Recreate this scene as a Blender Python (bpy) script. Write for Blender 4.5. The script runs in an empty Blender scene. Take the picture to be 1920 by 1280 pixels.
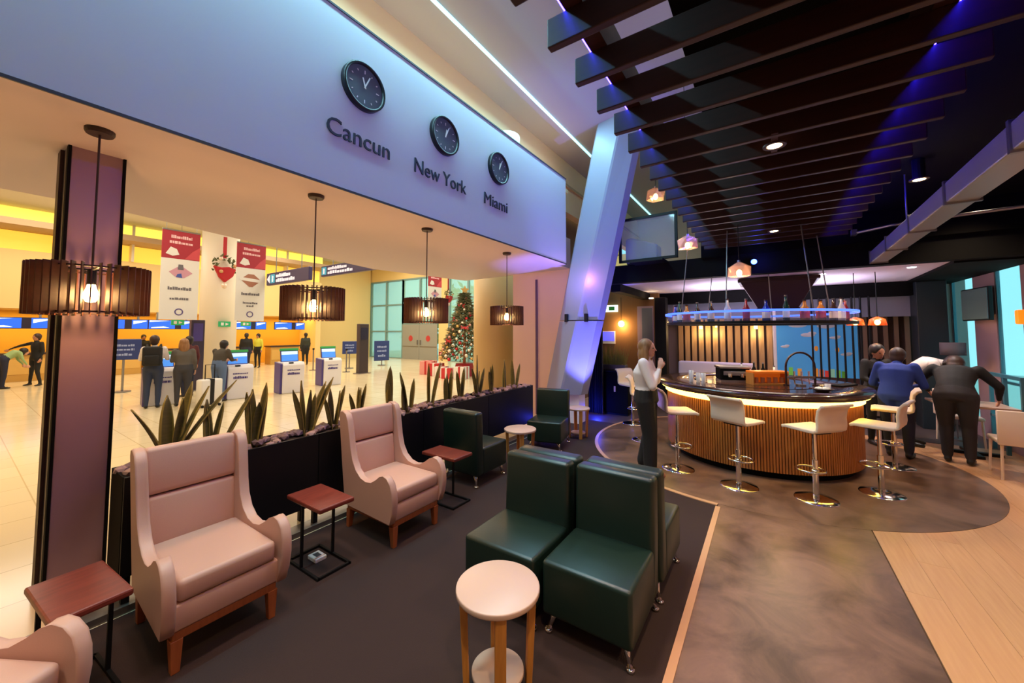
import bpy, bmesh, math, random
from mathutils import Vector, Matrix, Euler
random.seed(7)
PI = math.pi
S = bpy.context.scene
COL = S.collection
R = math.radians

# ------------------------------------------------------------------ camera
cam_d = bpy.data.cameras.new('camera')
cam = bpy.data.objects.new('camera', cam_d); COL.objects.link(cam)
cam_d.sensor_fit = 'HORIZONTAL'; cam_d.sensor_width = 36.0
cam_d.lens = 713.0 / 1920 * 36.0
cam_d.shift_y = -55.0 / 1920
cam_d.clip_start = 0.02; cam_d.clip_end = 300
cam.location = (0, 0, 1.8)
cam.rotation_euler = (R(92.9), 0, R(33.915))
S.camera = cam

# ------------------------------------------------------------------ colour management, world
S.view_settings.view_transform = 'Standard'; S.view_settings.look = 'None'
S.view_settings.gamma = 1.0; S.view_settings.exposure = 0.0
S.view_settings.use_curve_mapping = False

def lin(c):
    c = c / 255.0
    return c / 12.92 if c <= 0.04045 else ((c + 0.055) / 1.055) ** 2.4
def rgb(r, g, b): return (lin(r), lin(g), lin(b), 1.0)

W = bpy.data.worlds.new('world'); S.world = W; W.use_nodes = True
bg = W.node_tree.nodes['Background']
bg.inputs[0].default_value = rgb(140, 222, 232); bg.inputs[1].default_value = 1.7

def light(kind, name, loc, energy, color, rot=(0, 0, 0), size=None, size_y=None, radius=None, spot=None, blend=.6):
    d = bpy.data.lights.new(name, kind); d.energy = energy; d.color = color
    if kind == 'AREA':
        d.shape = 'RECTANGLE'; d.size = size; d.size_y = size_y or size
    if radius is not None: d.shadow_soft_size = radius
    if spot: d.spot_size = R(spot); d.spot_blend = blend
    o = bpy.data.objects.new(name, d); COL.objects.link(o)
    o.location = loc; o.rotation_euler = rot
    return o

WARM = (1.0, .74, .46); PINK = (1.0, .80, .70)
# check-in hall ceiling luminaires
for hx, hy in ((-8.2, 1.5), (-8.2, 8.5), (-13.5, 1.5), (-13.5, 8.5), (-13.5, 14.0), (-19, 1.5), (-19, 8.5), (-19, 14.0)):
    light('AREA', 'hall_ceiling_light', (hx, hy, 6.2), 195, (1.0, .88, .70), size=3.0)
# niche behind the check-in counters
for hy in (1.0, 6.0, 10.5):
    light('AREA', 'counter_niche_light', (-23.0, hy, 2.55), 60, (1.0, .70, .22), size=1.2, size_y=4.0)
# spots added under the atrium ceiling to light the lounge, no fixtures
for hx, hy, e in ((-1.9, -1.6, 440), (-1.9, 0.9, 440), (-1.8, 3.2, 370), (-1.7, 5.6, 230)):
    light('SPOT', 'atrium_fill_spot', (hx, hy, 5.7), e, (1.0, .74, .60), radius=.25, spot=54, blend=.5)
# strip along the atrium ceiling washing the fascia
light('AREA', 'fascia_wash_light', (-3.0, 2.4, 5.74), 250, (.36, .84, 1.0), rot=(0, R(-12), 0), size=.12, size_y=8.4)
# added up-light above the black slab, brightens the atrium ceiling
light('AREA', 'atrium_ceiling_fill', (.35, 3.0, 3.75), 45, (.74, .78, 1.0), rot=(PI, 0, 0), size=.5, size_y=7.0)
# added warm light hidden behind the fascia top, brightens the peach wall
light('AREA', 'peach_wall_fill', (-3.62, 2.8, 4.86), 26, (1.0, .72, .42), rot=(PI, 0, 0), size=.2, size_y=9.5)
# upward panel added in mid-air to brighten the back room ceiling tray
light('AREA', 'tray_fill', (0.0, 9.3, 2.3), 60, (.86, .76, 1.0), rot=(PI, 0, 0), size=2.4, size_y=1.0)

# ------------------------------------------------------------------ helpers
MATS = {}
def mat(name, c, rough=.55, metal=0.0, noise=None, bump=0.0, bscale=60, emit=None, trans=0.0, alpha=1.0, coat=0.0, spec=.5, stretch=None):
    if name in MATS: return MATS[name]
    m = bpy.data.materials.new(name); m.use_nodes = True
    nt = m.node_tree; b = nt.nodes['Principled BSDF']
    b.inputs['Base Color'].default_value = rgb(*c)
    b.inputs['Roughness'].default_value = rough
    b.inputs['Metallic'].default_value = metal
    b.inputs['Specular IOR Level'].default_value = spec
    if coat: b.inputs['Coat Weight'].default_value = coat
    if trans: b.inputs['Transmission Weight'].default_value = trans
    if alpha < 1: b.inputs['Alpha'].default_value = alpha
    if emit:
        b.inputs['Emission Color'].default_value = rgb(*emit[0]); b.inputs['Emission Strength'].default_value = emit[1]
    if noise or bump:
        tc = nt.nodes.new('ShaderNodeTexCoord'); mp = nt.nodes.new('ShaderNodeMapping')
        nt.links.new(tc.outputs['Object'], mp.inputs[0])
        if stretch: mp.inputs['Scale'].default_value = stretch
    if noise:
        sc, c2 = noise
        n = nt.nodes.new('ShaderNodeTexNoise'); n.inputs['Scale'].default_value = sc; n.inputs['Detail'].default_value = 6
        nt.links.new(mp.outputs[0], n.inputs['Vector'])
        rp = nt.nodes.new('ShaderNodeValToRGB')
        rp.color_ramp.elements[0].position = .3; rp.color_ramp.elements[1].position = .7
        rp.color_ramp.elements[0].color = rgb(*c); rp.color_ramp.elements[1].color = rgb(*c2)
        nt.links.new(n.outputs['Fac'], rp.inputs[0]); nt.links.new(rp.outputs[0], b.inputs['Base Color'])
    if bump:
        n2 = nt.nodes.new('ShaderNodeTexNoise'); n2.inputs['Scale'].default_value = bscale; n2.inputs['Detail'].default_value = 4
        nt.links.new(mp.outputs[0], n2.inputs['Vector'])
        bp = nt.nodes.new('ShaderNodeBump'); bp.inputs['Strength'].default_value = bump; bp.inputs['Distance'].default_value = .01
        nt.links.new(n2.outputs['Fac'], bp.inputs['Height']); nt.links.new(bp.outputs[0], b.inputs['Normal'])
    MATS[name] = m
    return m

class MB:
    def __init__(s): s.v = []; s.f = []; s.m = []
    def add(s, v, f, mi=0, M=None):
        o = len(s.v)
        s.v += [tuple(M @ Vector(p)) if M else tuple(p) for p in v]
        s.f += [tuple(i + o for i in q) for q in f]; s.m += [mi] * len(f)
        return s
    def box(s, x0, x1, y0, y1, z0, z1, mi=0, M=None):
        v = [(x0,y0,z0),(x1,y0,z0),(x1,y1,z0),(x0,y1,z0),(x0,y0,z1),(x1,y0,z1),(x1,y1,z1),(x0,y1,z1)]
        return s.add(v, [(0,3,2,1),(4,5,6,7),(0,1,5,4),(1,2,6,5),(2,3,7,6),(3,0,4,7)], mi, M)
    def prism(s, poly, a0, a1, axis='z', mi=0, M=None):
        n = len(poly)
        def p3(p, a): return (p[0], p[1], a) if axis == 'z' else ((p[0], a, p[1]) if axis == 'y' else (a, p[0], p[1]))
        v = [p3(p, a0) for p in poly] + [p3(p, a1) for p in poly]
        f = [tuple(range(n - 1, -1, -1)), tuple(range(n, 2 * n))] + [(i, (i + 1) % n, n + (i + 1) % n, n + i) for i in range(n)]
        return s.add(v, f, mi, M)
    def cyl(s, p0, p1, r0, r1=None, n=16, mi=0, M=None):
        r1 = r0 if r1 is None else r1
        p0 = Vector(p0); p1 = Vector(p1); d = (p1 - p0).normalized()
        a = d.orthogonal().normalized(); b = d.cross(a)
        v = []
        for p, r in ((p0, r0), (p1, r1)):
            for i in range(n):
                t = 2 * PI * i / n; v.append(p + a * math.cos(t) * r + b * math.sin(t) * r)
        f = [tuple(range(n - 1, -1, -1)), tuple(range(n, 2 * n))] + [(i, (i + 1) % n, n + (i + 1) % n, n + i) for i in range(n)]
        return s.add(v, f, mi, M)
    def tube(s, pts, r, n=8, mi=0, closed=False, M=None):
        pts = [Vector(p) for p in pts]; k = len(pts); v = []; rr = r if isinstance(r, (list, tuple)) else [r] * k
        prev = None
        for i, p in enumerate(pts):
            if closed: d = pts[(i + 1) % k] - pts[i - 1]
            else: d = pts[min(i + 1, k - 1)] - pts[max(i - 1, 0)]
            d.normalize()
            a = d.orthogonal().normalized() if prev is None else (prev - d * prev.dot(d)).normalized()
            prev = a; b = d.cross(a)
            for j in range(n):
                t = 2 * PI * j / n; v.append(p + (a * math.cos(t) + b * math.sin(t)) * rr[i])
        f = []
        for i in range(k if closed else k - 1):
            o = i * n; q = ((i + 1) % k) * n
            for j in range(n): f.append((o + j, o + (j + 1) % n, q + (j + 1) % n, q + j))
        if not closed: f += [tuple(range(n - 1, -1, -1)), tuple(range((k - 1) * n, k * n))]
        return s.add(v, f, mi, M)
    def lathe(s, prof, c=(0, 0, 0), n=24, mi=0, a0=0, a1=2 * PI, M=None):
        full = abs(a1 - a0 - 2 * PI) < 1e-6; m = n if full else n + 1
        v = []; f = []; k = len(prof)
        for i in range(m):
            t = a0 + (a1 - a0) * i / n
            for r_, z in prof: v.append((c[0] + r_ * math.cos(t), c[1] + r_ * math.sin(t), c[2] + z))
        for i in range(n):
            o = i * k; q = ((i + 1) % m) * k
            for j in range(k - 1): f.append((o + j, q + j, q + j + 1, o + j + 1))
        return s.add(v, f, mi, M)
    def ell(s, c, r_, n=12, m=8, mi=0, M=None):
        v = [(c[0], c[1], c[2] - r_[2])]; f = []
        for i in range(1, m):
            ph = -PI / 2 + PI * i / m
            for j in range(n):
                t = 2 * PI * j / n
                v.append((c[0] + r_[0] * math.cos(ph) * math.cos(t), c[1] + r_[1] * math.cos(ph) * math.sin(t), c[2] + r_[2] * math.sin(ph)))
        v.append((c[0], c[1], c[2] + r_[2])); last = len(v) - 1
        for j in range(n):
            f.append((0, 1 + (j + 1) % n, 1 + j))
            f.append((last, 1 + (m - 2) * n + j, 1 + (m - 2) * n + (j + 1) % n))
        for i in range(m - 2):
            for j in range(n):
                a = 1 + i * n + j; b = 1 + i * n + (j + 1) % n
                f.append((a, b, b + n, a + n))
        return s.add(v, f, mi, M)
    def mesh(s, name, mats, smooth=False):
        me = bpy.data.meshes.new(name); me.from_pydata(s.v, [], s.f)
        for m in (mats if isinstance(mats, (list, tuple)) else [mats]): me.materials.append(m)
        for p, mi in zip(me.polygons, s.m): p.material_index = mi; p.use_smooth = smooth
        me.validate(); me.update()
        return me
    def build(s, name, mats, parent=None, smooth=False, bevel=0, seg=2, loc=None, rz=None):
        return link(name, s.mesh(name, mats, smooth), parent, bevel, seg, loc, rz)

def link(name, me, parent=None, bevel=0, seg=2, loc=None, rz=None):
    o = bpy.data.objects.new(name, me); COL.objects.link(o)
    if parent: o.parent = parent
    if loc: o.location = loc
    if rz is not None: o.rotation_euler = (0, 0, rz)
    if bevel:
        md = o.modifiers.new('bevel', 'BEVEL'); md.width = bevel; md.segments = seg; md.limit_method = 'ANGLE'; md.angle_limit = R(40)
    return o
def smooth_bevel(o):
    for p in o.data.polygons: p.use_smooth = True
    return o
def tag(o, label, cat, group=None):
    o['label'] = label; o['category'] = cat
    if group: o['group'] = group
    return o
def thing(name, label, cat, loc=(0, 0, 0), rz=0, group=None):
    o = bpy.data.objects.new(name, None); COL.objects.link(o); o.empty_display_size = .1
    o.location = loc; o.rotation_euler = (0, 0, rz)
    return tag(o, label, cat, group)
def struct(name, mb, m, bevel=0, parent=None, smooth=False):
    o = mb.build(name, m, parent, smooth=smooth, bevel=bevel)
    if parent is None: o['kind'] = 'structure'
    return o
def dup(root, loc, rz, label):
    r_ = root.copy(); COL.objects.link(r_); r_.location = loc; r_.rotation_euler = (0, 0, rz); r_['label'] = label
    for ch in list(root.children):
        c = ch.copy(); COL.objects.link(c); c.parent = r_
        for g in list(ch.children):
            d = g.copy(); COL.objects.link(d); d.parent = c
    return r_
def text_mesh(txt, size, depth, m, align='CENTER', bold=0.0):
    cu = bpy.data.curves.new('text', 'FONT'); cu.body = txt; cu.size = size; cu.extrude = depth; cu.align_x = align; cu.offset = bold
    cu.resolution_u = 3
    o = bpy.data.objects.new('text', cu); COL.objects.link(o)
    bpy.context.view_layer.update()
    me = bpy.data.meshes.new_from_object(o.evaluated_get(bpy.context.evaluated_depsgraph_get()))
    bpy.data.objects.remove(o); me.materials.clear(); me.materials.append(m)
    return me

# ------------------------------------------------------------------ materials
m_fascia = mat('fascia_paint', (205, 208, 214), .45)
m_soffit = mat('soffit_paint', (204, 188, 190), .6)
m_ceil = mat('ceiling_paint', (214, 208, 200), .7)
m_peach = mat('peach_paint', (240, 206, 160), .7)
m_black = mat('black_paint', (12, 12, 13), .5, spec=.3)
m_blackmatte = mat('black_matte', (8, 8, 9), .8, spec=.15)
m_blackceil = mat('black_ceiling', (7, 6, 6), .9, spec=.1)
m_hall_wall = mat('hall_wall_paint', (235, 205, 140), .6)
m_hall_col = mat('hall_column_paint', (232, 222, 205), .5)
m_niche = mat('niche_paint', (236, 180, 60), .6)
m_cove_a = mat('cove_lamp_yellow', (255, 230, 110), .5, emit=((255, 222, 92), 1.0))
m_cove_b = mat('cove_lamp_amber', (250, 205, 90), .5, emit=((250, 200, 70), .8))
m_led = mat('led_cyan', (230, 255, 255), .4, emit=((150, 238, 245), 2.2))
m_led_blue = mat('led_blue', (20, 40, 255), .4, emit=((44, 32, 255), 60.0))
m_led_rack = mat('led_rack', (60, 90, 255), .4, emit=((70, 110, 255), 2.2))
m_led_bar = mat('led_bar', (255, 225, 110), .4, emit=((255, 216, 92), 7.0))
m_steel = mat('brushed_steel', (150, 150, 155), .35, .9)
m_chrome = mat('chrome', (225, 222, 218), .12, 1.0)
m_wall_pink = mat('end_wall_paint', (236, 205, 182), .6)
m_wall_rear = mat('rear_wall_paint', (150, 135, 128), .7)
m_wall_grey = mat('window_wall_paint', (172, 140, 142), .7)
m_dark_wood = mat('dark_stained_wood', (58, 24, 18), .5, noise=(6, (40, 16, 12)), stretch=(.4, 6, 6))
m_leg_wood = mat('leg_wood', (170, 92, 44), .45, noise=(8, (146, 74, 34)), stretch=(6, 6, .6))
m_oak = mat('light_oak', (206, 140, 66), .45, noise=(10, (188, 122, 52)), stretch=(6, 6, .6))
m_red_wood = mat('reddish_table_wood', (128, 52, 38), .38, noise=(5, (104, 40, 30)), stretch=(8, 1, 1))
m_cream = mat('cream_leather', (200, 154, 132), .48, bump=.06, bscale=160)
m_green = mat('dark_green_leather', (20, 38, 30), .36, bump=.05, bscale=140)
m_white_lam = mat('white_laminate', (204, 170, 150), .35)
m_white = mat('white_plastic', (232, 228, 222), .35)
m_cream_v = mat('cream_vinyl', (226, 205, 184), .45)

# carpet
def nodes_mat(name):
    m = bpy.data.materials.new(name); m.use_nodes = True; MATS[name] = m
    return m, m.node_tree, m.node_tree.nodes['Principled BSDF']
m_carpet = mat('brown_carpet', (54, 33, 27), .95, noise=(180, (44, 27, 22)), bump=.5, bscale=400)
m_concrete, nt, b = nodes_mat('polished_concrete')
tc = nt.nodes.new('ShaderNodeTexCoord')
n1 = nt.nodes.new('ShaderNodeTexNoise'); n1.inputs['Scale'].default_value = 2.2; n1.inputs['Detail'].default_value = 9; n1.inputs['Distortion'].default_value = .8; n1.inputs['Roughness'].default_value = .65
rp = nt.nodes.new('ShaderNodeValToRGB')
rp.color_ramp.elements[0].position = .33; rp.color_ramp.elements[0].color = rgb(80, 60, 50)
rp.color_ramp.elements[1].position = .68; rp.color_ramp.elements[1].color = rgb(136, 104, 86)
nt.links.new(tc.outputs['Object'], n1.inputs['Vector']); nt.links.new(n1.outputs['Fac'], rp.inputs[0]); nt.links.new(rp.outputs[0], b.inputs['Base Color'])
mr = nt.nodes.new('ShaderNodeMapRange'); mr.inputs['To Min'].default_value = .22; mr.inputs['To Max'].default_value = .42
nt.links.new(n1.outputs['Fac'], mr.inputs['Value']); nt.links.new(mr.outputs[0], b.inputs['Roughness'])
m_tile, nt, b = nodes_mat('cream_terrazzo_tile')
tc = nt.nodes.new('ShaderNodeTexCoord')
bk = nt.nodes.new('ShaderNodeTexBrick'); bk.offset = 0; bk.inputs['Scale'].default_value = 1.0
bk.inputs['Brick Width'].default_value = .6; bk.inputs['Row Height'].default_value = .6; bk.inputs['Mortar Size'].default_value = .006
bk.inputs['Color1'].default_value = rgb(240, 222, 184); bk.inputs['Color2'].default_value = rgb(234, 214, 174); bk.inputs['Mortar'].default_value = rgb(205, 182, 140)
nt.links.new(tc.outputs['Object'], bk.inputs['Vector']); nt.links.new(bk.outputs[0], b.inputs['Base Color']); b.inputs['Roughness'].default_value = .16
m_plank = []
for i, (c1, c2) in enumerate((((206, 154, 108), (194, 142, 98)), ((200, 148, 104), (208, 158, 112)), ((208, 160, 114), (196, 146, 102)))):
    m_plank.append(mat('oak_plank_%s' % 'abc'[i], c1, .42, noise=(3.0, c2), stretch=(14, .9, 1)))

# ------------------------------------------------------------------ structure: floors
struct('floor', MB().box(-24, -3.45, -4, 17, -.12, -.002), m_tile)
struct('floor', MB().box(-3.45, -.48, -4, 7.4, -.12, 0), m_carpet)
struct('floor', MB().box(-3.45, .73, 7.4, 13.2, -.12, 0), mat('rear_floor', (86, 72, 70), .5))
struct('floor', MB().box(.73, 3.2, 9.0, 13.2, -.12, 0), mat('rear_floor', (86, 72, 70)))
o = struct('floor', MB().box(-.48, 3.2, -4, 7.4, -.12, -.012), mat('floor_screed', (70, 52, 38), .8))
# bar circle and concrete walkway, slightly proud
BC = (-.2, 6.88); CR = 2.32
circ = [(BC[0] + CR * math.cos(2 * PI * i / 96), BC[1] + CR * math.sin(2 * PI * i / 96)) for i in range(96)]
struct('floor', MB().prism(circ, -.1, .004), m_concrete)
struct('floor', MB().box(-.48, .725, -4, 4.75, -.1, .003), m_concrete)
struct('trim_1', MB().box(-.50, -.455, -4, 4.50, -.02, .008), mat('pale_floor_trim', (196, 150, 112), .4))
ring = MB().lathe([(CR - .0, .0), (CR, .008), (CR + .05, .008), (CR + .05, 0)], (BC[0], BC[1], 0), n=80, a0=R(110), a1=R(263))
struct('trim_2', ring, mat('pale_floor_trim', (196, 150, 112)))
# oak planks laid along the room
wood = MB().box(.73, 3.2, -4, 9.0, -.1, -.010)
wood_floor = struct('floor', wood, mat('plank_joint', (96, 64, 40), .8))
pw, pl = .19, 1.45; plank_me = None
for i in range(13):
    x0 = .735 + i * pw
    y = -2.0 + (i * .53) % pl - pl
    while y < 9.0:
        y0, y1 = max(y, -2.0), min(y + pl, 9.0)
        if y1 - y0 > .05:
            xm, ym = x0 + pw / 2, (y0 + y1) / 2
            if not all((x - BC[0]) ** 2 + (yy - BC[1]) ** 2 < CR ** 2 for x in (x0, x0 + pw) for yy in (y0, y1)):
                p = MB().box(-pw / 2 + .0007, pw / 2 - .0007, -(y1 - y0) / 2 + .0007, (y1 - y0) / 2 - .0007, -.012, 0)
                p.build('plank', m_plank[(i * 5 + int(y * 3)) % 3], wood_floor, loc=(xm, ym, 0))
        y += pl

# ------------------------------------------------------------------ structure: fascia, soffit, ceilings
struct('wall_left', MB().box(-3.42, -3.26, -4, 6.76, 3.13, 4.82), m_fascia)
struct('trim_3', MB().box(-3.264, -3.252, -4, 6.77, 3.116, 3.136), mat('fascia_edge', (60, 58, 66), .5))
struct('trim_4', MB().box(-3.43, -3.25, -4, 6.77, 4.818, 4.838), mat('fascia_edge', (60, 58, 66)))
sof = [(-3.264, -4), (-3.264, 6.76), (-3.42, 6.76), (-3.42, 7.3), (-6.5, 7.5), (-6.9, 5.0), (-6.3, 2.5), (-5.85, 1.0), (-5.75, -4)]
struct('ceiling', MB().prism(sof, 3.117, 3.131), m_soffit)
struct('ceiling', MB().prism([(min(p[0], -3.42), p[1]) for p in sof if p[1] != 6.76], 3.131, 3.5), m_soffit)
sof2 = [(p[0] - .42 if p[0] < -4 else -3.42, p[1]) for p in sof if p[1] != 6.76]
struct('ceiling', MB().prism(sof2, 3.5, 3.75), m_soffit)
struct('ceiling', MB().box(-24, -5.2, -4, 17.2, 6.35, 6.5), m_ceil)
struct('ceiling', MB().box(-3.9, 1.2, -4, 14.2, 5.8, 5.95), mat('atrium_ceiling_paint', (166, 154, 150), .7))
struct('wall_upper', MB().box(-4.05, -3.85, -4, 14, 4.6, 5.8), m_peach)
struct('trim_5', MB().box(-3.86, -3.80, -4, 14, 5.18, 5.24), mat('peach_groove', (196, 160, 120), .7))
struct('ceiling', MB().box(-3.86, -3.42, -4, 7.2, 4.70, 4.78), m_peach)
struct('wall_upper_right', MB().box(1.15, 1.25, -4, 14, 3.66, 5.8), m_ceil)
struct('wall_upper_far', MB().box(-4.05, 1.2, 14, 14.15, 0, 5.9), m_ceil)
tag(MB().box(-3.255, -3.215, -3.9, 13.6, 5.775, 5.8).build('ceiling_light_strip', m_led), 'thin cyan-white light line running along the high pale ceiling', 'light')
tag(MB().cyl((-3.66, 5.25, 4.75), (-3.66, 5.25, 5.14), .24, n=28).build('round_column', m_hall_col, smooth=False), 'top of a round white column showing above the clock wall', 'column')
# low black ceiling over the bar side
struct('ceiling', MB().box(-.39, 3.2, -4, 7.55, 3.55, 3.66), m_blackceil)
struct('ceiling', MB().box(-.95, 3.2, 7.45, 13.2, 3.1, 3.66), m_blackceil)
struct('wall_back', MB().box(-6, 3.2, -4.15, -4, 0, 5.9), m_wall_rear)
# far wall, side returns
struct('wall_rear', MB().box(-4.2, 3.2, 11.0, 11.15, 0, 3.1), m_wall_rear)
struct('wall_end', MB().box(-4.88, -3.30, 7.3, 7.5, 0, 3.12), m_wall_pink)
struct('trim_12', MB().box(-4.265, -4.225, 7.27, 7.3, 0, 2.95), mat('slot_violet', (96, 70, 110), .4))
struct('wall_side', MB().box(-4.3, -4.15, 7.5, 11.1, 0, 4.7), mat('side_wall', (120, 96, 76), .7))
# right wall with two tall windows
WX = 3.0
rw = MB()
for y0, y1 in ((-4, 8.5), (9.25, 10.02), (10.98, 11.1)): rw.box(WX, WX + .06, y0, y1, 0, 3.6)
rw.box(WX, WX + .06, 8.5, 9.25, 2.92, 3.6).box(WX, WX + .06, 10.02, 10.98, 2.92, 3.6)
rw.box(WX, WX + .06, 8.5, 9.25, 0, .25).box(WX, WX + .06, 10.02, 10.98, 0, .25)
struct('wall_right', rw, m_wall_grey)
m_glass_c = mat('cyan_window_glass', (120, 205, 225), .08, alpha=.15, spec=.6)
m_frame_teal = mat('window_frame_teal', (66, 120, 135), .4)
for k, (y0, y1) in enumerate(((8.5, 9.25), (10.02, 10.98))):
    w = struct('window_%d' % (k + 1), MB().box(WX + .01, WX + .05, y0, y0 + .03, .25, 2.92).box(WX + .01, WX + .05, y1 - .03, y1, .25, 2.92)
               .box(WX + .01, WX + .05, y0, y1, .25, .30).box(WX + .01, WX + .05, y0, y1, 2.87, 2.92).box(WX + .01, WX + .05, y0, y1, 1.0, 1.04), m_frame_teal)
    MB().box(WX + .025, WX + .032, y0 + .03, y1 - .03, .30, 1.0).build('pane', m_glass_c, w)
    MB().box(WX + .025, WX + .032, y0 + .03, y1 - .03, 1.04, 2.87).build('pane', m_glass_c, w)

# ------------------------------------------------------------------ pergola over the walkway
perg = thing('pergola_ceiling', 'dark brown wooden slat pergola hanging above the bar walkway', 'pergola', (0, 0, 3.2))
m_slat = mat('pergola_wood', (52, 23, 18), .45, noise=(4, (38, 16, 13)), stretch=(.5, 8, 8), bump=.05)
sl = MB().box(-.935, .935, -.022, .022, 0, .15); slat_me = sl.mesh('slat', m_slat)
k = 0; y = .97
while y < 7.45:
    link('slat', slat_me, perg, bevel=.006, loc=(.065, y, 0)); y += .3285
for bx0, bx1 in ((-.77, -.68), (.70, .79)):
    MB().box(bx0, bx1, .5, 7.5, .15, .35).build('beam', m_dark_wood, perg)
MB().box(-.785, -.772, .5, 7.45, .165, .185).build('light_strip', m_led_blue, perg)
MB().box(.792, .805, .5, 7.45, .165, .185).build('light_strip', m_led_blue, perg)
for yy in (2.0, 4.6, 7.0):
    for xx in (-.725, .745):
        MB().cyl((xx, yy, .35), (xx, yy, .36 if xx > 0 else .4), .02, n=8).build('hanger', m_black, perg)
# recessed downlights of the low ceiling
m_lamp = mat('lamp_warm', (255, 240, 210), .4, emit=((255, 226, 170), 22.0))
def downlight(x, y, z, label, e=45, spot=110, col=WARM):
    t = thing('downlight', label, 'light', (x, y, z), group='recessed downlights in the dark ceiling')
    MB().lathe([(.075, 0), (.075, -.012), (.052, -.012), (.048, 0)], n=20).build('trim_ring', m_dark_wood, t)
    MB().cyl((0, 0, -.010), (0, 0, -.002), .046, n=16).build('lamp_disc', m_lamp, t)
    l = light('SPOT', 'downlight_beam', (x, y, z - .03), e, col, radius=.04, spot=spot, blend=.8)
    return t
MB().box(-.02, .02, -.20, .20, 0, .03).build('mount_bar', m_dark_wood, downlight(.08, 3.43, 3.205, 'glowing round downlight in the pergola nearest the camera', 130))
MB().box(-.02, .02, -.20, .20, 0, .03).build('mount_bar', m_dark_wood, downlight(.11, 6.39, 3.205, 'glowing round downlight in the pergola nearest the bar', 130))
dl = downlight(1.32, 5.46, 3.35, 'glowing round downlight right of the pergola in the black ceiling', 150)
MB().cyl((0, 0, 0), (0, 0, .2), .05).build('housing', m_black, dl)
for x, y, e in ((.1, .4, 170), (.1, -2.2, 150), (2.0, 2.6, 250), (2.0, 0.0, 200), (2.2, 7.0, 90)):
    light('SPOT', 'ceiling_fill_spot', (x, y, 3.5), e, WARM, radius=.06, spot=120, blend=.9)  # extra spots added without fixtures to light furniture and floor
# black beams and the white ceiling tray of the back room
struct('trim_6', MB().box(-2.70, 3.0, 7.52, 7.72, 2.765, 3.12), m_blackmatte)
struct('trim_7', MB().box(-2.70, -2.50, 7.72, 11.0, 2.62, 3.1), m_blackmatte)
struct('trim_8', MB().box(-2.5, 2.45, 10.35, 10.6, 2.50, 2.76), m_blackmatte)
struct('trim_9', MB().prism([(2.15, 7.7), (3.0, 7.7), (3.0, 11), (2.30, 11)], 2.74, 3.1), m_blackmatte)
struct('ceiling', MB().box(-2.5, 2.3, 7.72, 10.6, 2.78, 2.86), mat('tray_white', (228, 216, 232), .7))
struct('wall_header', MB().box(-2.5, 2.4, 10.6, 10.7, 2.1, 2.76), mat('header_blue_grey', (150, 156, 178), .7))
struct('trim_10', MB().box(2.80, 3.0, -4, 7.7, 2.95, 3.3), m_blackmatte)
for x, y, n in ((.80, 8.35, 'left'), (1.85, 8.2, 'right')):
    tag(MB().cyl((x, y, 2.772), (x, y, 2.782), .05, n=16).build('recessed_spotlight', mat('spot_white', (255, 250, 255), .4, emit=((255, 245, 255), 9.0))),
        'small white spotlight in the pale ceiling panel, %s one of the pair' % n, 'light', 'spotlights in the pale ceiling panel')
    light('SPOT', 'recessed_spot_beam', (x, y, 2.76), 110, (1.0, .86, .80), radius=.05, spot=130, blend=.8)
tag(MB().cyl((-2.35, 9.6, 2.60), (-2.35, 9.6, 2.62), .05, n=16).build('recessed_spotlight', m_lamp), 'small warm spotlight under the black beam above the sconce wall', 'light')
# metal duct running along the dark ceiling
duct = thing('ventilation_duct', 'long pale metal duct running below the black ceiling', 'duct', (0, 0, 0))
m_duct = mat('galvanised_duct', (168, 172, 176), .38, .55)
dx = lambda y: 1.25 + .028 * (y - 3.6)
for i in range(5):
    y0, y1 = 2.2 + i * 1.06, 2.2 + (i + 1) * 1.06
    MB().prism([(dx(y0) - .09, y0), (dx(y0) + .09, y0), (dx(y1) + .09, y1), (dx(y1) - .09, y1)], 2.80, 2.96).build('duct_section', m_duct, duct, bevel=.01)
    MB().prism([(dx(y1) - .10, y1 - .015), (dx(y1) + .10, y1 - .015), (dx(y1) + .10, y1 + .015), (dx(y1) - .10, y1 + .015)], 2.785, 2.975).build('flange', m_steel, duct)
for yy in (3.2, 5.9):
    MB().cyl((dx(yy), yy, 2.96), (dx(yy), yy, 3.55), .008, n=6).build('hanger', m_steel, duct)
cond = thing('conduit_pipe', 'thin pale conduit pipe crossing under the black ceiling', 'pipe')
MB().tube([(1.05, 7.2, 3.2), (1.4, 6.9, 3.2), (2.0, 6.75, 3.2), (2.95, 6.6, 3.2)], .018, 8).build('pipe', m_steel, cond)
MB().box(1.03, 1.09, 7.15, 7.25, 3.17, 3.25).build('clamp', m_steel, cond)

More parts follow.
